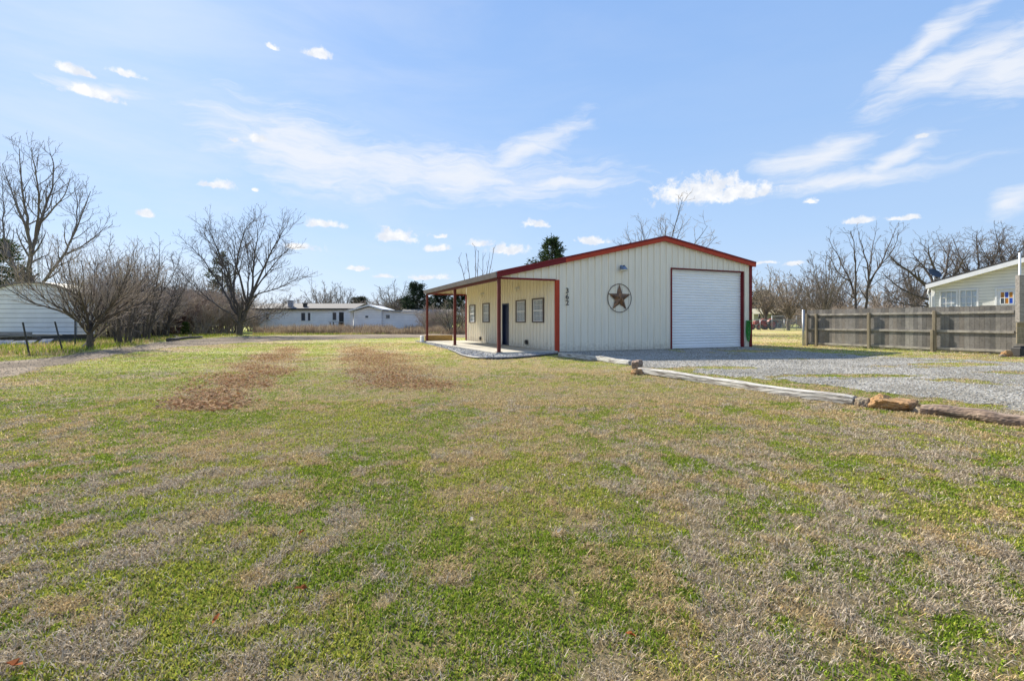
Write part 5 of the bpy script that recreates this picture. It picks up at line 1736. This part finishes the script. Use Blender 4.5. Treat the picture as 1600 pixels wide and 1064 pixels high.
def limb_tree(seed, base, Y, limbs, dens, length, **kw):
    """limbs: (points in photo pixels, depth drift, r0, r1) turned into real limbs at depth Y"""
    t = Tree(seed, dens, length, **kw)
    for pts, drift, r0, r1 in limbs:
        n = len(pts)
        t.limb([pxp(px, py, Y, drift * i / (n - 1)) for i, (px, py) in enumerate(pts)], r0, r1)
    return t


def build_trees():
    # broad vase-shaped tree by the lane
    x, Y = ground(375, 524)
    L = [([(374, 526), (374.5, 508), (375, 494), (374, 482)], 0, 0.34, 0.24),
         ([(378, 502), (385, 482), (388, 468)], 0.1, 0.24, 0.17),
         ([(374, 484), (366, 462), (362, 436), (345, 395), (330, 360), (322, 338)], -1.5, 0.17, 0.02),
         ([(370, 488), (357, 466), (345, 440), (325, 410), (302, 380), (292, 372)], 1.5, 0.15, 0.02),
         ([(366, 470), (364, 440), (368, 405), (366, 370), (350, 345)], 2.2, 0.13, 0.02),
         ([(387, 470), (378, 440), (370, 410), (375, 365), (385, 345), (393, 332)], -2.0, 0.14, 0.02),
         ([(388, 470), (397, 440), (398, 405), (402, 370), (407, 330)], 1.0, 0.15, 0.02),
         ([(390, 464), (405, 430), (418, 400), (430, 375), (442, 350), (452, 340)], -1.0, 0.15, 0.02),
         ([(392, 460), (412, 428), (437, 395), (455, 378)], 2.2, 0.11, 0.02),
         ([(390, 464), (410, 452), (430, 446), (450, 438), (476, 424)], -1.2, 0.10, 0.018),
         ([(366, 490), (345, 478), (322, 462), (300, 440), (285, 425), (272, 408)], 0.8, 0.085, 0.018),
         ([(380, 500), (400, 492), (425, 488), (445, 486)], -1.8, 0.06, 0.015),
         ([(379, 506), (395, 498), (418, 492), (440, 478)], 1.8, 0.06, 0.015),
         ([(371, 500), (355, 512), (335, 520), (318, 521)], -1.2, 0.04, 0.012),
         ([(362, 460), (352, 425), (338, 385), (315, 350)], 3.0, 0.10, 0.02),
         ([(388, 468), (388, 430), (390, 390), (378, 350)], 3.5, 0.10, 0.02)]
    L = [(p, d, a * 0.82, b * 0.8) for p, d, a, b in L]
    t = limb_tree(11, None, Y, L, (2.3, 3.0, 3.2), (2.7, 1.35, 0.7), ang=(34, 36, 38), trop=(0.07, 0.06, 0.04), rmin=0.0095, wob=0.09, t0=0.28)
    t.build('bare_tree', 'broad leafless tree with forked dark trunk standing alone beside the dirt lane', 'tree', (x, Y, 0), M['bark'], M['twig']).scale = (0.95, 0.95, 0.92)

    # tall tree behind the arched shed
    Y = 37.0
    L = [([(38, 530), (40, 480), (40, 450), (38, 436)], 0, 0.42, 0.34),
         ([(38, 440), (22, 412), (8, 385), (-5, 362), (-20, 330)], 1.5, 0.25, 0.03),
         ([(40, 442), (47, 415), (49, 385), (46, 350), (40, 315), (30, 270), (28, 215)], -1.5, 0.26, 0.025),
         ([(48, 395), (58, 350), (72, 315), (82, 280), (88, 240), (80, 222)], 1.2, 0.17, 0.022),
         ([(47, 370), (38, 330), (22, 300), (12, 270), (4, 240)], 2.2, 0.13, 0.022),
         ([(56, 360), (62, 320), (60, 270), (52, 235), (48, 212)], -2.4, 0.12, 0.02),
         ([(66, 335), (88, 310), (104, 290), (112, 262)], -1.0, 0.09, 0.02),
         ([(40, 455), (66, 440), (86, 412), (104, 385), (118, 355), (132, 318), (146, 285)], -0.8, 0.19, 0.022),
         ([(104, 388), (128, 378), (150, 362), (172, 342)], 1.6, 0.09, 0.02),
         ([(112, 370), (122, 335), (124, 305), (118, 280)], 2.0, 0.08, 0.02),
         ([(14, 395), (2, 350), (5, 310), (0, 260)], 2.8, 0.11, 0.02)]
    L = [(p, d, a * 0.78, b * 0.9) for p, d, a, b in L]
    t = limb_tree(5, None, Y, L, (1.7, 2.6, 3.0), (2.5, 1.25, 0.62), ang=(36, 38, 40), trop=(0.08, 0.06, 0.04), rmin=0.010, wob=0.11, t0=0.18)
    t.build('tall_tree', 'tallest leafless tree with pale limbs spreading above the arched shed', 'tree', (xat(40, Y), Y, 0), M['bark_light'], M['twig']).scale = (0.97, 0.97, 0.94)

    # bushy many-limbed tree in front of the shed
    x, Y = ground(140, 545)
    g = np.random.default_rng(4)
    t = Tree(6, (4.0, 4.6, 4.2), (1.7, 0.95, 0.5), ang=(33, 36, 38), trop=(0.11, 0.09, 0.05), rmin=0.0052, wob=0.12, t0=0.15)
    t.limb([(x, Y, -0.05), (x + 0.02, Y, 0.5), (x - 0.02, Y, 0.95)], 0.13, 0.11)
    for k in range(17):
        a = k * 2.4 + g.uniform(-.3, .3); sp = g.uniform(0.4, 2.9); h = g.uniform(3.6, 4.6) * (1 - 0.11 * sp)
        dx, dy = math.cos(a) * sp, math.sin(a) * sp
        z0 = g.uniform(0.55, 1.0)
        t.limb([(x, Y, z0), (x + dx * 0.3, Y + dy * 0.3, z0 + 0.7), (x + dx * 0.72, Y + dy * 0.72, z0 + (h - z0) * 0.6), (x + dx, Y + dy, h)], 0.045, 0.010)
    t.limb([(x - 0.03, Y, 0.3), (x - 0.25, Y - 0.1, 0.05), (x - 0.4, Y - 0.1, -0.02)], 0.06, 0.03, level=2)
    t.build('bushy_tree', 'low bushy leafless tree spreading in front of the arched shed', 'tree', (x, Y, 0), M['bark'], M['twig_pale'])

    def shrub_proto(seed, h, spread, stems, dens, length, rmin, name, label, cat, mt, mw, group, loc):
        g = np.random.default_rng(seed)
        t = Tree(seed, dens, length, ang=(34, 40, 44), trop=(0.05, 0.03, 0.0), rmin=rmin, wob=0.16, t0=0.12)
        for k in range(stems):
            a = k * 2.4 + g.uniform(-.4, .4); sp = spread * math.sqrt(g.uniform(0.02, 1)); hh = h * g.uniform(0.65, 1.0) * (1 - 0.25 * (sp / spread) ** 2)
            bx, by = 0.22 * spread * math.cos(a) * g.uniform(0, 1), 0.22 * spread * math.sin(a) * g.uniform(0, 1)
            dx, dy = math.cos(a) * sp, math.sin(a) * sp
            t.limb([(bx, by, -0.05), (bx + dx * 0.25, by + dy * 0.25, hh * 0.35), (bx * 0.6 + dx * 0.65, by * 0.6 + dy * 0.65, hh * 0.7), (dx, dy, hh)], 0.008 * h + 0.008, rmin * 1.2, n=8)
        r = t.build(name, label, cat, (0, 0, 0), mt, mw, group)
        r.location = loc
        return r

    # upright clump beyond the bushy tree
    Y = 30.0
    up = shrub_proto(21, 6.4, 2.6, 13, (2.4, 3.6, 3.4), (1.7, 0.9, 0.5), 0.008, 'bushy_tree', 'upright leafless many stemmed tree between the bushy tree and the thicket', 'tree', M['bark'], M['twig'], None, (xat(222, Y), Y, 0))
    Y = 25.0
    shrub_proto(22, 4.9, 2.2, 12, (2.6, 3.8, 3.4), (1.4, 0.8, 0.45), 0.007, 'bushy_tree', 'smaller leafless bush filling in just right of the low bushy tree', 'tree', M['bark'], M['twig_pale'], None, (xat(190, Y), Y, 0))

    for px, Y, s_, lb in ((252, 36, 0.95, 'upright leafless many stemmed tree at the left end of the thicket'), (172, 34, 0.9, 'leafless many stemmed tree half hidden behind the low bushy tree'), (205, 40, 1.05, 'farther leafless many stemmed tree above the gap between the bushes')):
        dup(up, (xat(px, Y), Y, 0), px * 0.7, (s_, s_, s_), lb)

    # thicket along the lane: two kinds of dense bush
    G = 'dense leafless bushes of the thicket'
    lab = 'dense tangle of pale leafless brush in the thicket behind the lane'
    pa = shrub_proto(31, 3.0, 2.1, 24, (3.0, 4.2, 3.8), (1.3, 0.85, 0.5), 0.0085, 'thicket_bush', lab, 'bush', M['twig_pale'], M['twig_pale'], G, (xat(300, 46), 46, 0))
    pb = shrub_proto(33, 3.2, 2.2, 20, (3.0, 4.0, 3.6), (1.3, 0.8, 0.5), 0.0085, 'thicket_bush', 'reddish brown leafless brush in the middle of the thicket', 'bush', M['twig_red'], M['twig_red'], 'reddish bushes of the thicket', (xat(288, 44), 44, 0))
    g = np.random.default_rng(8)
    for px, Y, s in ((262, 42, 1.4), (275, 50, 1.75), (318, 49, 1.6), (335, 46, 1.45), (350, 52, 1.6), (246, 44, 1.5), (232, 37, 1.2), (310, 43, 1.2), (365, 47, 1.25), (215, 40, 1.4), (392, 56, 0.9),
                     (175, 34, 1.2), (150, 38, 1.3), (205, 33, 0.9), (330, 57, 1.8), (255, 57, 1.9), (290, 60, 1.9), (372, 62, 1.5), (236, 50, 1.7)):
        dup(pa, (xat(px, Y), Y, 0), g.uniform(0, 6), (s * 1.05, s * 1.05, s))
    dup(pb, (xat(275, 41), 41, 0), 2.0, (0.85, 0.85, 0.8))

    # olive shrub seen through the porch, and brush behind it
    Y = 45.0
    shrub_proto(41, 3.1, 1.7, 14, (2.6, 3.4, 3.0), (1.2, 0.7, 0.4), 0.008, 'olive_shrub', 'grey green shrub seen through the porch posts', 'shrub', M['bark'], mat('olive_twigs', (0.22, 0.24, 0.11), (0.13, 0.14, 0.07), 2, 0.9), None, (xat(706, Y), Y, 0))
    for px, Y, s in ((672, 52, 0.85), (690, 54, 1.0), (735, 50, 0.95), (655, 60, 0.7)):
        dup(pa, (xat(px, Y), Y, 0), g.uniform(0, 6), (s, s, s), 'pale leafless brush standing behind the porch of the workshop', 'brush behind the porch')

    # generic leafless trees for the distance
    def crown_tree(seed, h, limbs, spread, r, dens, length, rmin, trop, name, label, group, loc, mt, mw, low=0.3):
        g2 = np.random.default_rng(seed)
        t = Tree(seed, dens, length, ang=(42, 42, 44), trop=(trop, trop, 0.02), rmin=rmin, wob=0.13, t0=0.2)
        f = h * low
        t.limb([(0, 0, -0.1), (0.05 * h * g2.normal() * 0.3, 0, f * 0.5), (0, 0, f)], r, r * 0.75)
        for k in range(limbs):
            a = k * 2.4 + g2.uniform(-.3, .3); sp = spread * (0.25 + 0.75 * g2.random()); hh = h * g2.uniform(0.75, 1.0) * (1 - 0.3 * (sp / spread) ** 2)
            z0 = f * g2.uniform(0.6, 1.0)
            dx, dy = math.cos(a) * sp, math.sin(a) * sp
            t.limb([(0, 0, z0), (dx * 0.22, dy * 0.22, z0 + (hh - z0) * 0.3), (dx * 0.65, dy * 0.65, z0 + (hh - z0) * 0.65), (dx, dy, hh)], r * 0.38, rmin * 1.3)
        ro = t.build(name, label, 'tree', (0, 0, 0), mt, mw, group); ro.location = loc
        return ro
    GB = 'leafless trees beyond the plank fence'
    # two-stemmed tree standing above the fence
    Y = 47.0
    L = [([(1343, 510), (1338, 480), (1334, 455), (1322, 425), (1308, 398), (1294, 372)], 1.2, 0.20, 0.02),
         ([(1336, 462), (1337, 430), (1336, 400), (1333, 372), (1328, 360)], -1.0, 0.13, 0.02),
         ([(1330, 440), (1312, 430), (1300, 410), (1290, 392)], -1.6, 0.08, 0.018),
         ([(1349, 510), (1354, 475), (1357, 450), (1357, 425), (1352, 400), (1345, 380), (1340, 362)], -0.8, 0.20, 0.02),
         ([(1357, 445), (1368, 425), (1382, 402), (1394, 372), (1399, 357)], 1.4, 0.14, 0.02),
         ([(1358, 440), (1376, 415), (1398, 388), (1406, 362)], -1.5, 0.10, 0.018),
         ([(1357, 428), (1362, 395), (1368, 362)], 2.0, 0.09, 0.018),
         ([(1358, 450), (1375, 436), (1392, 430)], -1.0, 0.05, 0.015)]
    L = [(p, d, a * 0.75, b * 0.9) for p, d, a, b in L]
    t = limb_tree(15, None, Y, L, (1.5, 2.2, 2.4), (2.0, 1.05, 0.55), ang=(34, 36, 38), trop=(0.06, 0.05, 0.03), rmin=0.011, wob=0.11, t0=0.2)
    t.build('twin_stem_tree', 'two stemmed open leafless tree rising above the middle of the plank fence', 'tree', (xat(1346, Y), Y, 0), M['bark'], M['twig'])
    # dense oaks behind the house
    Y = 46.0
    L = [([(1468, 520), (1466, 470), (1464, 452)], 0, 0.42, 0.34),
         ([(1464, 462), (1440, 440), (1418, 422), (1398, 408), (1386, 396)], -1.5, 0.17, 0.02),
         ([(1462, 472), (1432, 462), (1408, 452), (1388, 436), (1378, 425)], 1.0, 0.14, 0.02),
         ([(1464, 480), (1440, 478), (1415, 476), (1390, 470)], -1.5, 0.10, 0.02),
         ([(1465, 456), (1452, 430), (1438, 410), (1424, 395)], 2.0, 0.16, 0.02),
         ([(1466, 455), (1462, 425), (1452, 400), (1450, 382)], -2.0, 0.16, 0.02),
         ([(1467, 455), (1478, 425), (1482, 400), (1486, 378)], 1.0, 0.16, 0.02),
         ([(1468, 458), (1492, 430), (1506, 405), (1516, 392)], -1.0, 0.15, 0.02)]
    t = limb_tree(25, None, Y, L, (2.2, 3.2, 3.4), (2.3, 1.2, 0.6), ang=(46, 44, 44), trop=(0.02, 0.03, 0.02), rmin=0.011, wob=0.16, t0=0.22)
    oak = t.build('oak_tree', 'wide leafless oak reaching left behind the satellite dish', 'tree', (xat(1468, Y), Y, 0), M['bark'], M['twig'])
    oak2 = crown_tree(61, 11.6, 15, 5.6, 0.38, (2.0, 3.0, 3.2), (2.2, 1.15, 0.6), 0.012, 0.02, 'oak_tree', 'dense leafless oak showing above the white house roof, nearest the dish', 'leafless oaks behind the house', (xat(1530, 52), 52, 0), M['bark'], M['twig'])
    dup(oak2, (xat(1585, 50), 50, 0), 2.0, (0.95, 0.95, 0.98), 'rightmost dense leafless oak above the white house roof')
    dup(oak2, (xat(1640, 55), 55, 0), 4.0, (1.1, 1.1, 1.1), 'leafless oak past the right edge behind the white house')
    dup(oak2, (xat(1428, 60), 60, 0), 1.0, (0.85, 0.85, 0.78), 'distant leafless oak low behind the wide oak')
    ba = crown_tree(71, 9.0, 12, 3.0, 0.20, (2.0, 2.8, 3.0), (1.7, 0.95, 0.5), 0.014, 0.06, 'leafless_tree', 'slim upright leafless tree left of the twin stemmed tree', GB, (xat(1288, 48), 48, 0), M['bark_light'], M['twig'], 0.15)
    bb = crown_tree(72, 8.0, 14, 3.6, 0.22, (2.2, 3.2, 3.2), (1.7, 0.95, 0.5), 0.016, 0.03, 'leafless_tree', 'rounded leafless tree low over the cream roofed shed', GB, (xat(1232, 62), 62, 0), M['bark_light'], M['twig_pale'], 0.2)
    for pr, px, Y, s, sz, lb in ((bb, 1196, 70, 1.2, 1.15, 'leafless tree close beside the workshop eave'), (bb, 1262, 66, 1.0, 0.95, 'leafless tree behind the taller chain link fence'), (ba, 1306, 58, 0.9, 0.95, 'leafless tree half hidden behind the twin stems'),
                                 (ba, 1270, 56, 0.9, 0.85, 'slender leafless tree above the gate post'), (bb, 1380, 66, 1.1, 0.95, 'rounded leafless tree far behind the fence middle'), (ba, 1418, 54, 0.9, 0.7, 'thin leafless tree beneath the wide oak'), (bb, 1322, 74, 1.2, 1.0, 'far leafless tree behind the twin stems'), (bb, 1218, 84, 1.3, 1.0, 'farthest leafless tree over the cream roof')):
        dup(pr, (xat(px, Y), Y, 0), g.uniform(0, 6), (s, s, sz), lb)
    for px, Y, s in ((1290, 52, 1.0), (1310, 50, 0.95), (1330, 55, 1.05), (1365, 52, 1.0), (1385, 50, 1.0), (1405, 55, 1.1), (1425, 50, 1.0), (1262, 70, 1.1), (1348, 60, 1.1), (1445, 52, 0.95), (1230, 92, 1.5), (1195, 95, 1.5), (1255, 90, 1.6)):
        dup(pa, (xat(px, Y), Y, 0), g.uniform(0, 6), (s * 1.15, s * 1.15, s), 'pale leafless brush showing just over the plank fence', 'brush beyond the plank fence')
    # tops that show over the workshop roof
    Y = 46.0
    crown_tree(81, 13.4, 16, 5.4, 0.30, (1.7, 2.6, 2.6), (2.2, 1.1, 0.55), 0.010, 0.05, 'leafless_tree', 'leafless tree top showing over the workshop ridge', None, (xat(1030, Y), Y, 0), M['bark'], M['twig_pale'], 0.3)
    Y = 42.0
    t = Tree(83, (0.9, 1.2), (1.2, 0.5), ang=(28, 34), trop=(0.09, 0.05), rmin=0.010, wob=0.10, t0=0.3)
    for k, (ex, ey) in enumerate(((716, 402), (728, 396), (742, 384), (748, 392), (757, 398), (772, 388), (765, 402))):
        t.limb([pxp(745, 522, Y), pxp(745 + (ex - 745) * 0.35, 475, Y, (k - 3) * 0.2), pxp(745 + (ex - 745) * 0.7, 430, Y, (k - 3) * 0.4), pxp(ex, ey, Y, (k - 3) * 0.6)], 0.06, 0.014)
    t.build('leafless_tree', 'sparse leafless saplings poking over the porch roof', 'tree', (xat(745, Y), Y, 0), M['bark_light'], M['twig_pale'])

    # distance behind the mobile home
    GD = 'leafless trees behind the mobile home'
    for pr, px, Y, s, sz, lb in ((bb, 505, 92, 1.05, 1.12, 'leafless tree above the left part of the mobile home roof'), (ba, 534, 88, 1.2, 0.98, 'leafless tree above the middle of the mobile home roof'), (ba, 617, 84, 1.25, 0.98, 'leafless tree above the low lean-to roof'),
                                 (bb, 605, 92, 1.1, 0.82, 'round leafless tree behind the gabled wing'), (bb, 460, 105, 1.2, 0.75, 'round far leafless tree behind the roof vents'), (bb, 575, 110, 1.3, 0.75, 'far leafless tree behind the wing ridge'),
                                 (bb, 440, 100, 1.2, 0.72, 'far leafless tree right of the lone broad tree'), (ba, 650, 100, 1.2, 0.9, 'leafless tree behind the dark cedar')):
        dup(pr, (xat(px, Y), Y, 0), g.uniform(0, 6), (s, s, sz), lb, GD)
    for k in range(46):
        px = 388 + k * 6.8 + g.uniform(-5, 5); Y = g.uniform(84, 125); s = g.uniform(1.0, 1.75)
        pr = (pa, bb, pa, pb, ba)[int(g.integers(0, 5))]
        if pr is bb or pr is ba: s *= g.uniform(0.3, 0.5)
        dup(pr, (xat(px, Y), Y, 0), g.uniform(0, 6), (s * 1.3, s * 1.3, s), 'hazy brush in the far row behind the mobile home', 'far brush row')

    # evergreens
    def cedar(seed, h, w, name, label, loc, cone=1.0, n=220, per=26, size=0.16, gaps=0.25, group=None, cols=((0.030, 0.055, 0.022), (0.045, 0.075, 0.03), (0.06, 0.085, 0.032))):
        g2 = np.random.default_rng(seed)
        root = empty(name, loc); tag(root, label, 'evergreen', group)
        t = MB(); t.tube([(0, 0, -0.1), (0.03 * h * 0.2, 0, h * 0.4), (0, 0, h * 0.97)], [0.022 * h, 0.014 * h, 0.012], 8)
        br = []
        cen, out = [], []
        for k in range(n):
            z = h * (0.06 + 0.93 * g2.random() ** 0.9)
            u = z / h
            rad = w * ((1 - u) ** cone) * (0.75 + 0.45 * g2.random()) + 0.04 * w
            a = g2.random() * 6.283
            if math.sin(a * 2.3 + z * 1.9 + seed) > 1 - gaps * 1.6 and u < 0.9: rad *= 0.55
            tip = np.array([rad * math.cos(a), rad * math.sin(a), z + 0.18 * rad])
            st = np.array([0, 0, z - 0.12 * rad])
            br.append((np.array([st, st * 0.5 + tip * 0.5 + np.array([0, 0, -0.04 * rad]), tip]), np.array([0.016, 0.011, 0.006]) * h / 6))
            for j in range(per):
                s = 0.35 + 0.65 * math.sqrt(g2.random())
                cen.append(st + (tip - st) * s + g2.normal(0, size * 0.65, 3)); out.append(tip - st)
        v, q = tubes_np(br, 4)
        t.add([tuple(p) for p in v], [tuple(int(i) for i in f) for f in q])
        t.build('trunk', M['bark'], root, True)
        c = np.array(cen); d = np.array(out); d /= np.linalg.norm(d, axis=1, keepdims=True) + 1e-9
        m = len(c)
        d = d + g2.normal(0, 0.55, (m, 3)); d /= np.linalg.norm(d, axis=1, keepdims=True)
        s_ = np.cross(d, g2.normal(0, 1, (m, 3))); s_ /= np.linalg.norm(s_, axis=1, keepdims=True)
        ln = size * g2.uniform(0.7, 1.5, m)[:, None]
        V = np.stack([c - s_ * ln * 0.22, c + s_ * ln * 0.22, c + d * ln], 1).reshape(-1, 3)
        f = np.arange(m * 3).reshape(m, 3)
        col = np.array(cols)[g2.integers(0, len(cols), m)] * g2.uniform(0.75, 1.3, (m, 1))
        link('foliage', np_mesh('foliage', V, [f], np.repeat(col, 3, 0)), M['leafcol'], root)
        return root
    Y = 40.0
    cedar(1, zat(373, Y), 5.6, 'cedar_tree', 'dark cedar top showing over the workshop roof left of the ridge', (xat(862, Y), Y, 0), 1.0, 460, 18, 0.19, 0.35)
    ce = cedar(2, zat(443, 80), 3.2, 'cedar_tree', 'dark cedar between the mobile home and the porch', (xat(652, 80), 80, 0), 0.5, 260, 26, 0.3, cols=((0.022, 0.036, 0.024), (0.032, 0.05, 0.03), (0.04, 0.055, 0.032)))
    dup(ce, (xat(628, 96), 96, 0), 2, (1, 1, 0.75), 'smaller dark cedar right of the lean-to')
    dup(ce, (xat(688, 90), 90, 0), 1, (1.2, 1.2, 0.9), 'dark cedar behind the olive shrub')
    dup(ce, (xat(722, 85), 85, 0), 4, (1.1, 1.1, 0.95), 'dark cedar partly behind the workshop back corner')
    dup(ce, (xat(560, 118), 118, 0), 3, (1.5, 1.5, 0.95), 'low dark cedar behind the gabled wing')
    dup(ce, (xat(1190, 100), 100, 0), 3, (1.5, 1.5, 1.0), 'dark cedar far behind the workshop right corner')
    dup(ce, (xat(1215, 110), 110, 0), 5, (1.5, 1.5, 0.9), 'dark cedar far behind the cream roofed shed')
    Y = 55.0
    cedar(3, zat(397, Y), 2.4, 'pine_tree', 'pale green pine showing behind the lone broad tree', (xat(347, Y), Y, 0), 0.6, 110, 22, 0.26, 0.45, cols=((0.06, 0.08, 0.03), (0.085, 0.10, 0.04), (0.10, 0.11, 0.045)))
    Y = 44.0
    cedar(4, zat(376, Y), 3.6, 'cedar_tree', 'green cedar at the far left behind the arched shed', (xat(-8, Y), Y, 0), 0.5, 300, 26, 0.26, cols=((0.035, 0.065, 0.022), (0.055, 0.09, 0.03), (0.075, 0.10, 0.035)))
    x, Y = ground(289.5, 524.5)
    cedar(6, zat(503, Y) * 0.95, 0.28, 'small_cedar', 'tiny narrow green cedar standing before the thicket', (x, Y, 0), 0.35, 90, 20, 0.08, 0.0, cols=((0.05, 0.085, 0.02), (0.07, 0.11, 0.03)))


build_trees()


def build_weeds():
    """standing dead weeds in front of the mobile home, and rough grass along the lane's far side"""
    g = np.random.default_rng(12)
    n = 42000
    px = g.uniform(395, 745, n)
    Y = g.uniform(43.5, 54, n)
    x = xat(px, Y)
    h = (0.15 + 1.15 * ss(fbm(x * 0.55, Y * 0.5, 3, 3), 0.25, 0.75)) * g.uniform(0.3, 0.85, n)
    cols = np.array([(0.36, 0.29, 0.20), (0.27, 0.20, 0.14), (0.44, 0.36, 0.26), (0.22, 0.15, 0.11)])[g.integers(0, 4, n)] * g.uniform(0.75, 1.15, (n, 1))
    v, q, t, c = blades(x, Y, None, h, g.uniform(0.012, 0.035, n), g.uniform(0.05, 0.5, n), cols)
    me = np_mesh('dead_weeds', v, [q, t], c)
    tag(link('dead_weeds', me, M['blade']), 'tall dead tan weeds in front of the mobile home', 'weeds', kind='stuff')
    n = 60000
    px = np.concatenate([g.uniform(395, 760, n // 2), g.uniform(-60, 380, n // 2)])
    Y = np.concatenate([g.uniform(36.5, 46, n // 2), g.uniform(16, 42, n // 2)])
    x = xat(px, Y)
    _, py = pix(x, Y)
    edge = np.interp(px, [-60, 0, 100, 145, 200, 240, 300, 370, 440], [572, 565, 556, 547, 541, 535, 529, 525, 523])
    k = (py < edge) & ~lane_mask(x, Y)
    x, Y = x[k], Y[k]; n = len(x)
    gr = ss(fbm(x * 0.5, Y * 0.5, 91), 0.35, 0.6)
    u = g.random(n) < 0.35 + 0.55 * gr
    cols = np.where(u[:, None], C_GREEN[g.integers(0, 4, n)] * 0.9, C_TAN[g.integers(0, 4, n)] * 0.8) * g.uniform(0.7, 1.2, (n, 1))
    v, q, t, c = blades(x, Y, None, g.uniform(0.06, 0.24, n), g.uniform(0.012, 0.03, n), g.uniform(0.1, 0.9, n), cols)
    me = np_mesh('rough_grass', v, [q, t], c)
    tag(link('rough_grass', me, M['blade']), 'rough taller green grass along the far edge of the lane', 'grass', kind='stuff')


build_weeds()


def build_bits():
    """fallen limbs by the lane and the few large leaves near the camera"""
    for i, (pts, r, lab) in enumerate((
            ([(262, 533.5), (272, 532.5), (290, 530), (312, 529), (316, 528.5)], 0.11, 'long dark fallen limb lying along the lane before the thicket'),
            ([(273, 527), (279, 529.5), (284, 530)], 0.09, 'short dark broken limb left of the tiny cedar'),
            ([(296, 526), (304, 527), (312, 526.5)], 0.08, 'short dark broken limb right of the tiny cedar'),
            ([(246, 526), (254, 527.5), (262, 528)], 0.06, 'thin grey fallen stick at the left of the thicket'))):
        m = MB(); q = [(*ground(*p), r * 0.8) for p in pts]
        m.tube(q, [r * (1 - 0.5 * k / (len(q) - 1)) for k in range(len(q))], 8)
        o = q[0]
        ob = local_mesh(m, 'fallen_branch', M['bark'], (o[0], o[1], 0.0), True); tag(ob, lab, 'branch')
    g = np.random.default_rng(9)
    for i, (px, py, s, c, lab) in enumerate((
            (20, 1058, 0.075, 'o', 'large orange leaf at the bottom left corner of the lawn'), (472, 841, 0.06, 'o', 'rust leaf in the grass beyond the paired rust leaves'), (468, 914, 0.06, 'w', 'pale tan curled leaf lying above a rust leaf'),
            (470, 931, 0.055, 'o', 'rust leaf lying just below the pale tan leaf'), (338, 982, 0.05, 'o', 'rust leaf alone in the near grass'), (880, 749, 0.05, 'w', 'whitish scrap leaf beyond the middle of the lawn'),
            (737, 819, 0.05, 'w', 'whitish scrap leaf on the left of two near the lawn middle'), (875, 838, 0.05, 'w', 'whitish leaf in the lawn middle beside a twig'), (993, 792, 0.05, 'w', 'white scrap leaf nearest the middle right of the lawn'),
            (985, 1000, 0.045, 'o', 'small rust leaf near the bottom edge'), (1378, 754, 0.05, 'o', 'red brown leaf on the right side of the lawn'), (1500, 668, 0.07, 'w', 'pale leaf below the brown log'))):
        x, y = ground(px, py)
        L_ = MB(); vs = []
        for k, (a, b) in enumerate(((-1, 0), (-0.5, 0.42), (-0.1, 0.3), (0.1, 0.5), (0.5, 0.3), (1, 0), (0.5, -0.32), (0.1, -0.5), (-0.1, -0.28), (-0.5, -0.4))):
            s = s * 0.98; vs.append((a * s * 0.55, b * s * 0.55, abs(b) * s * 0.3 + g.uniform(0, 0.012)))
        vs.append((0, 0, 0.004))
        L_.add(vs, [(k, (k + 1) % 10, 10) for k in range(10)])
        o = L_.build('fallen_leaf', M['leaf_o'] if c == 'o' else M['leaf_w']); o.location = (x, y, float(undulate(np.array([x]), np.array([y]))[0]) + 0.028); o.rotation_euler = (0.25, 0.1, g.uniform(0, 6))
        tag(o, lab, 'leaf', 'single fallen leaves on the lawn')


M['leaf_o'] = mat('rust_leaf', (0.30, 0.09, 0.022), (0.18, 0.055, 0.018), 30, 0.8, spec=0.1)
M['leaf_w'] = mat('pale_leaf', (0.42, 0.37, 0.30), (0.30, 0.26, 0.20), 30, 0.8, spec=0.1)
build_bits()
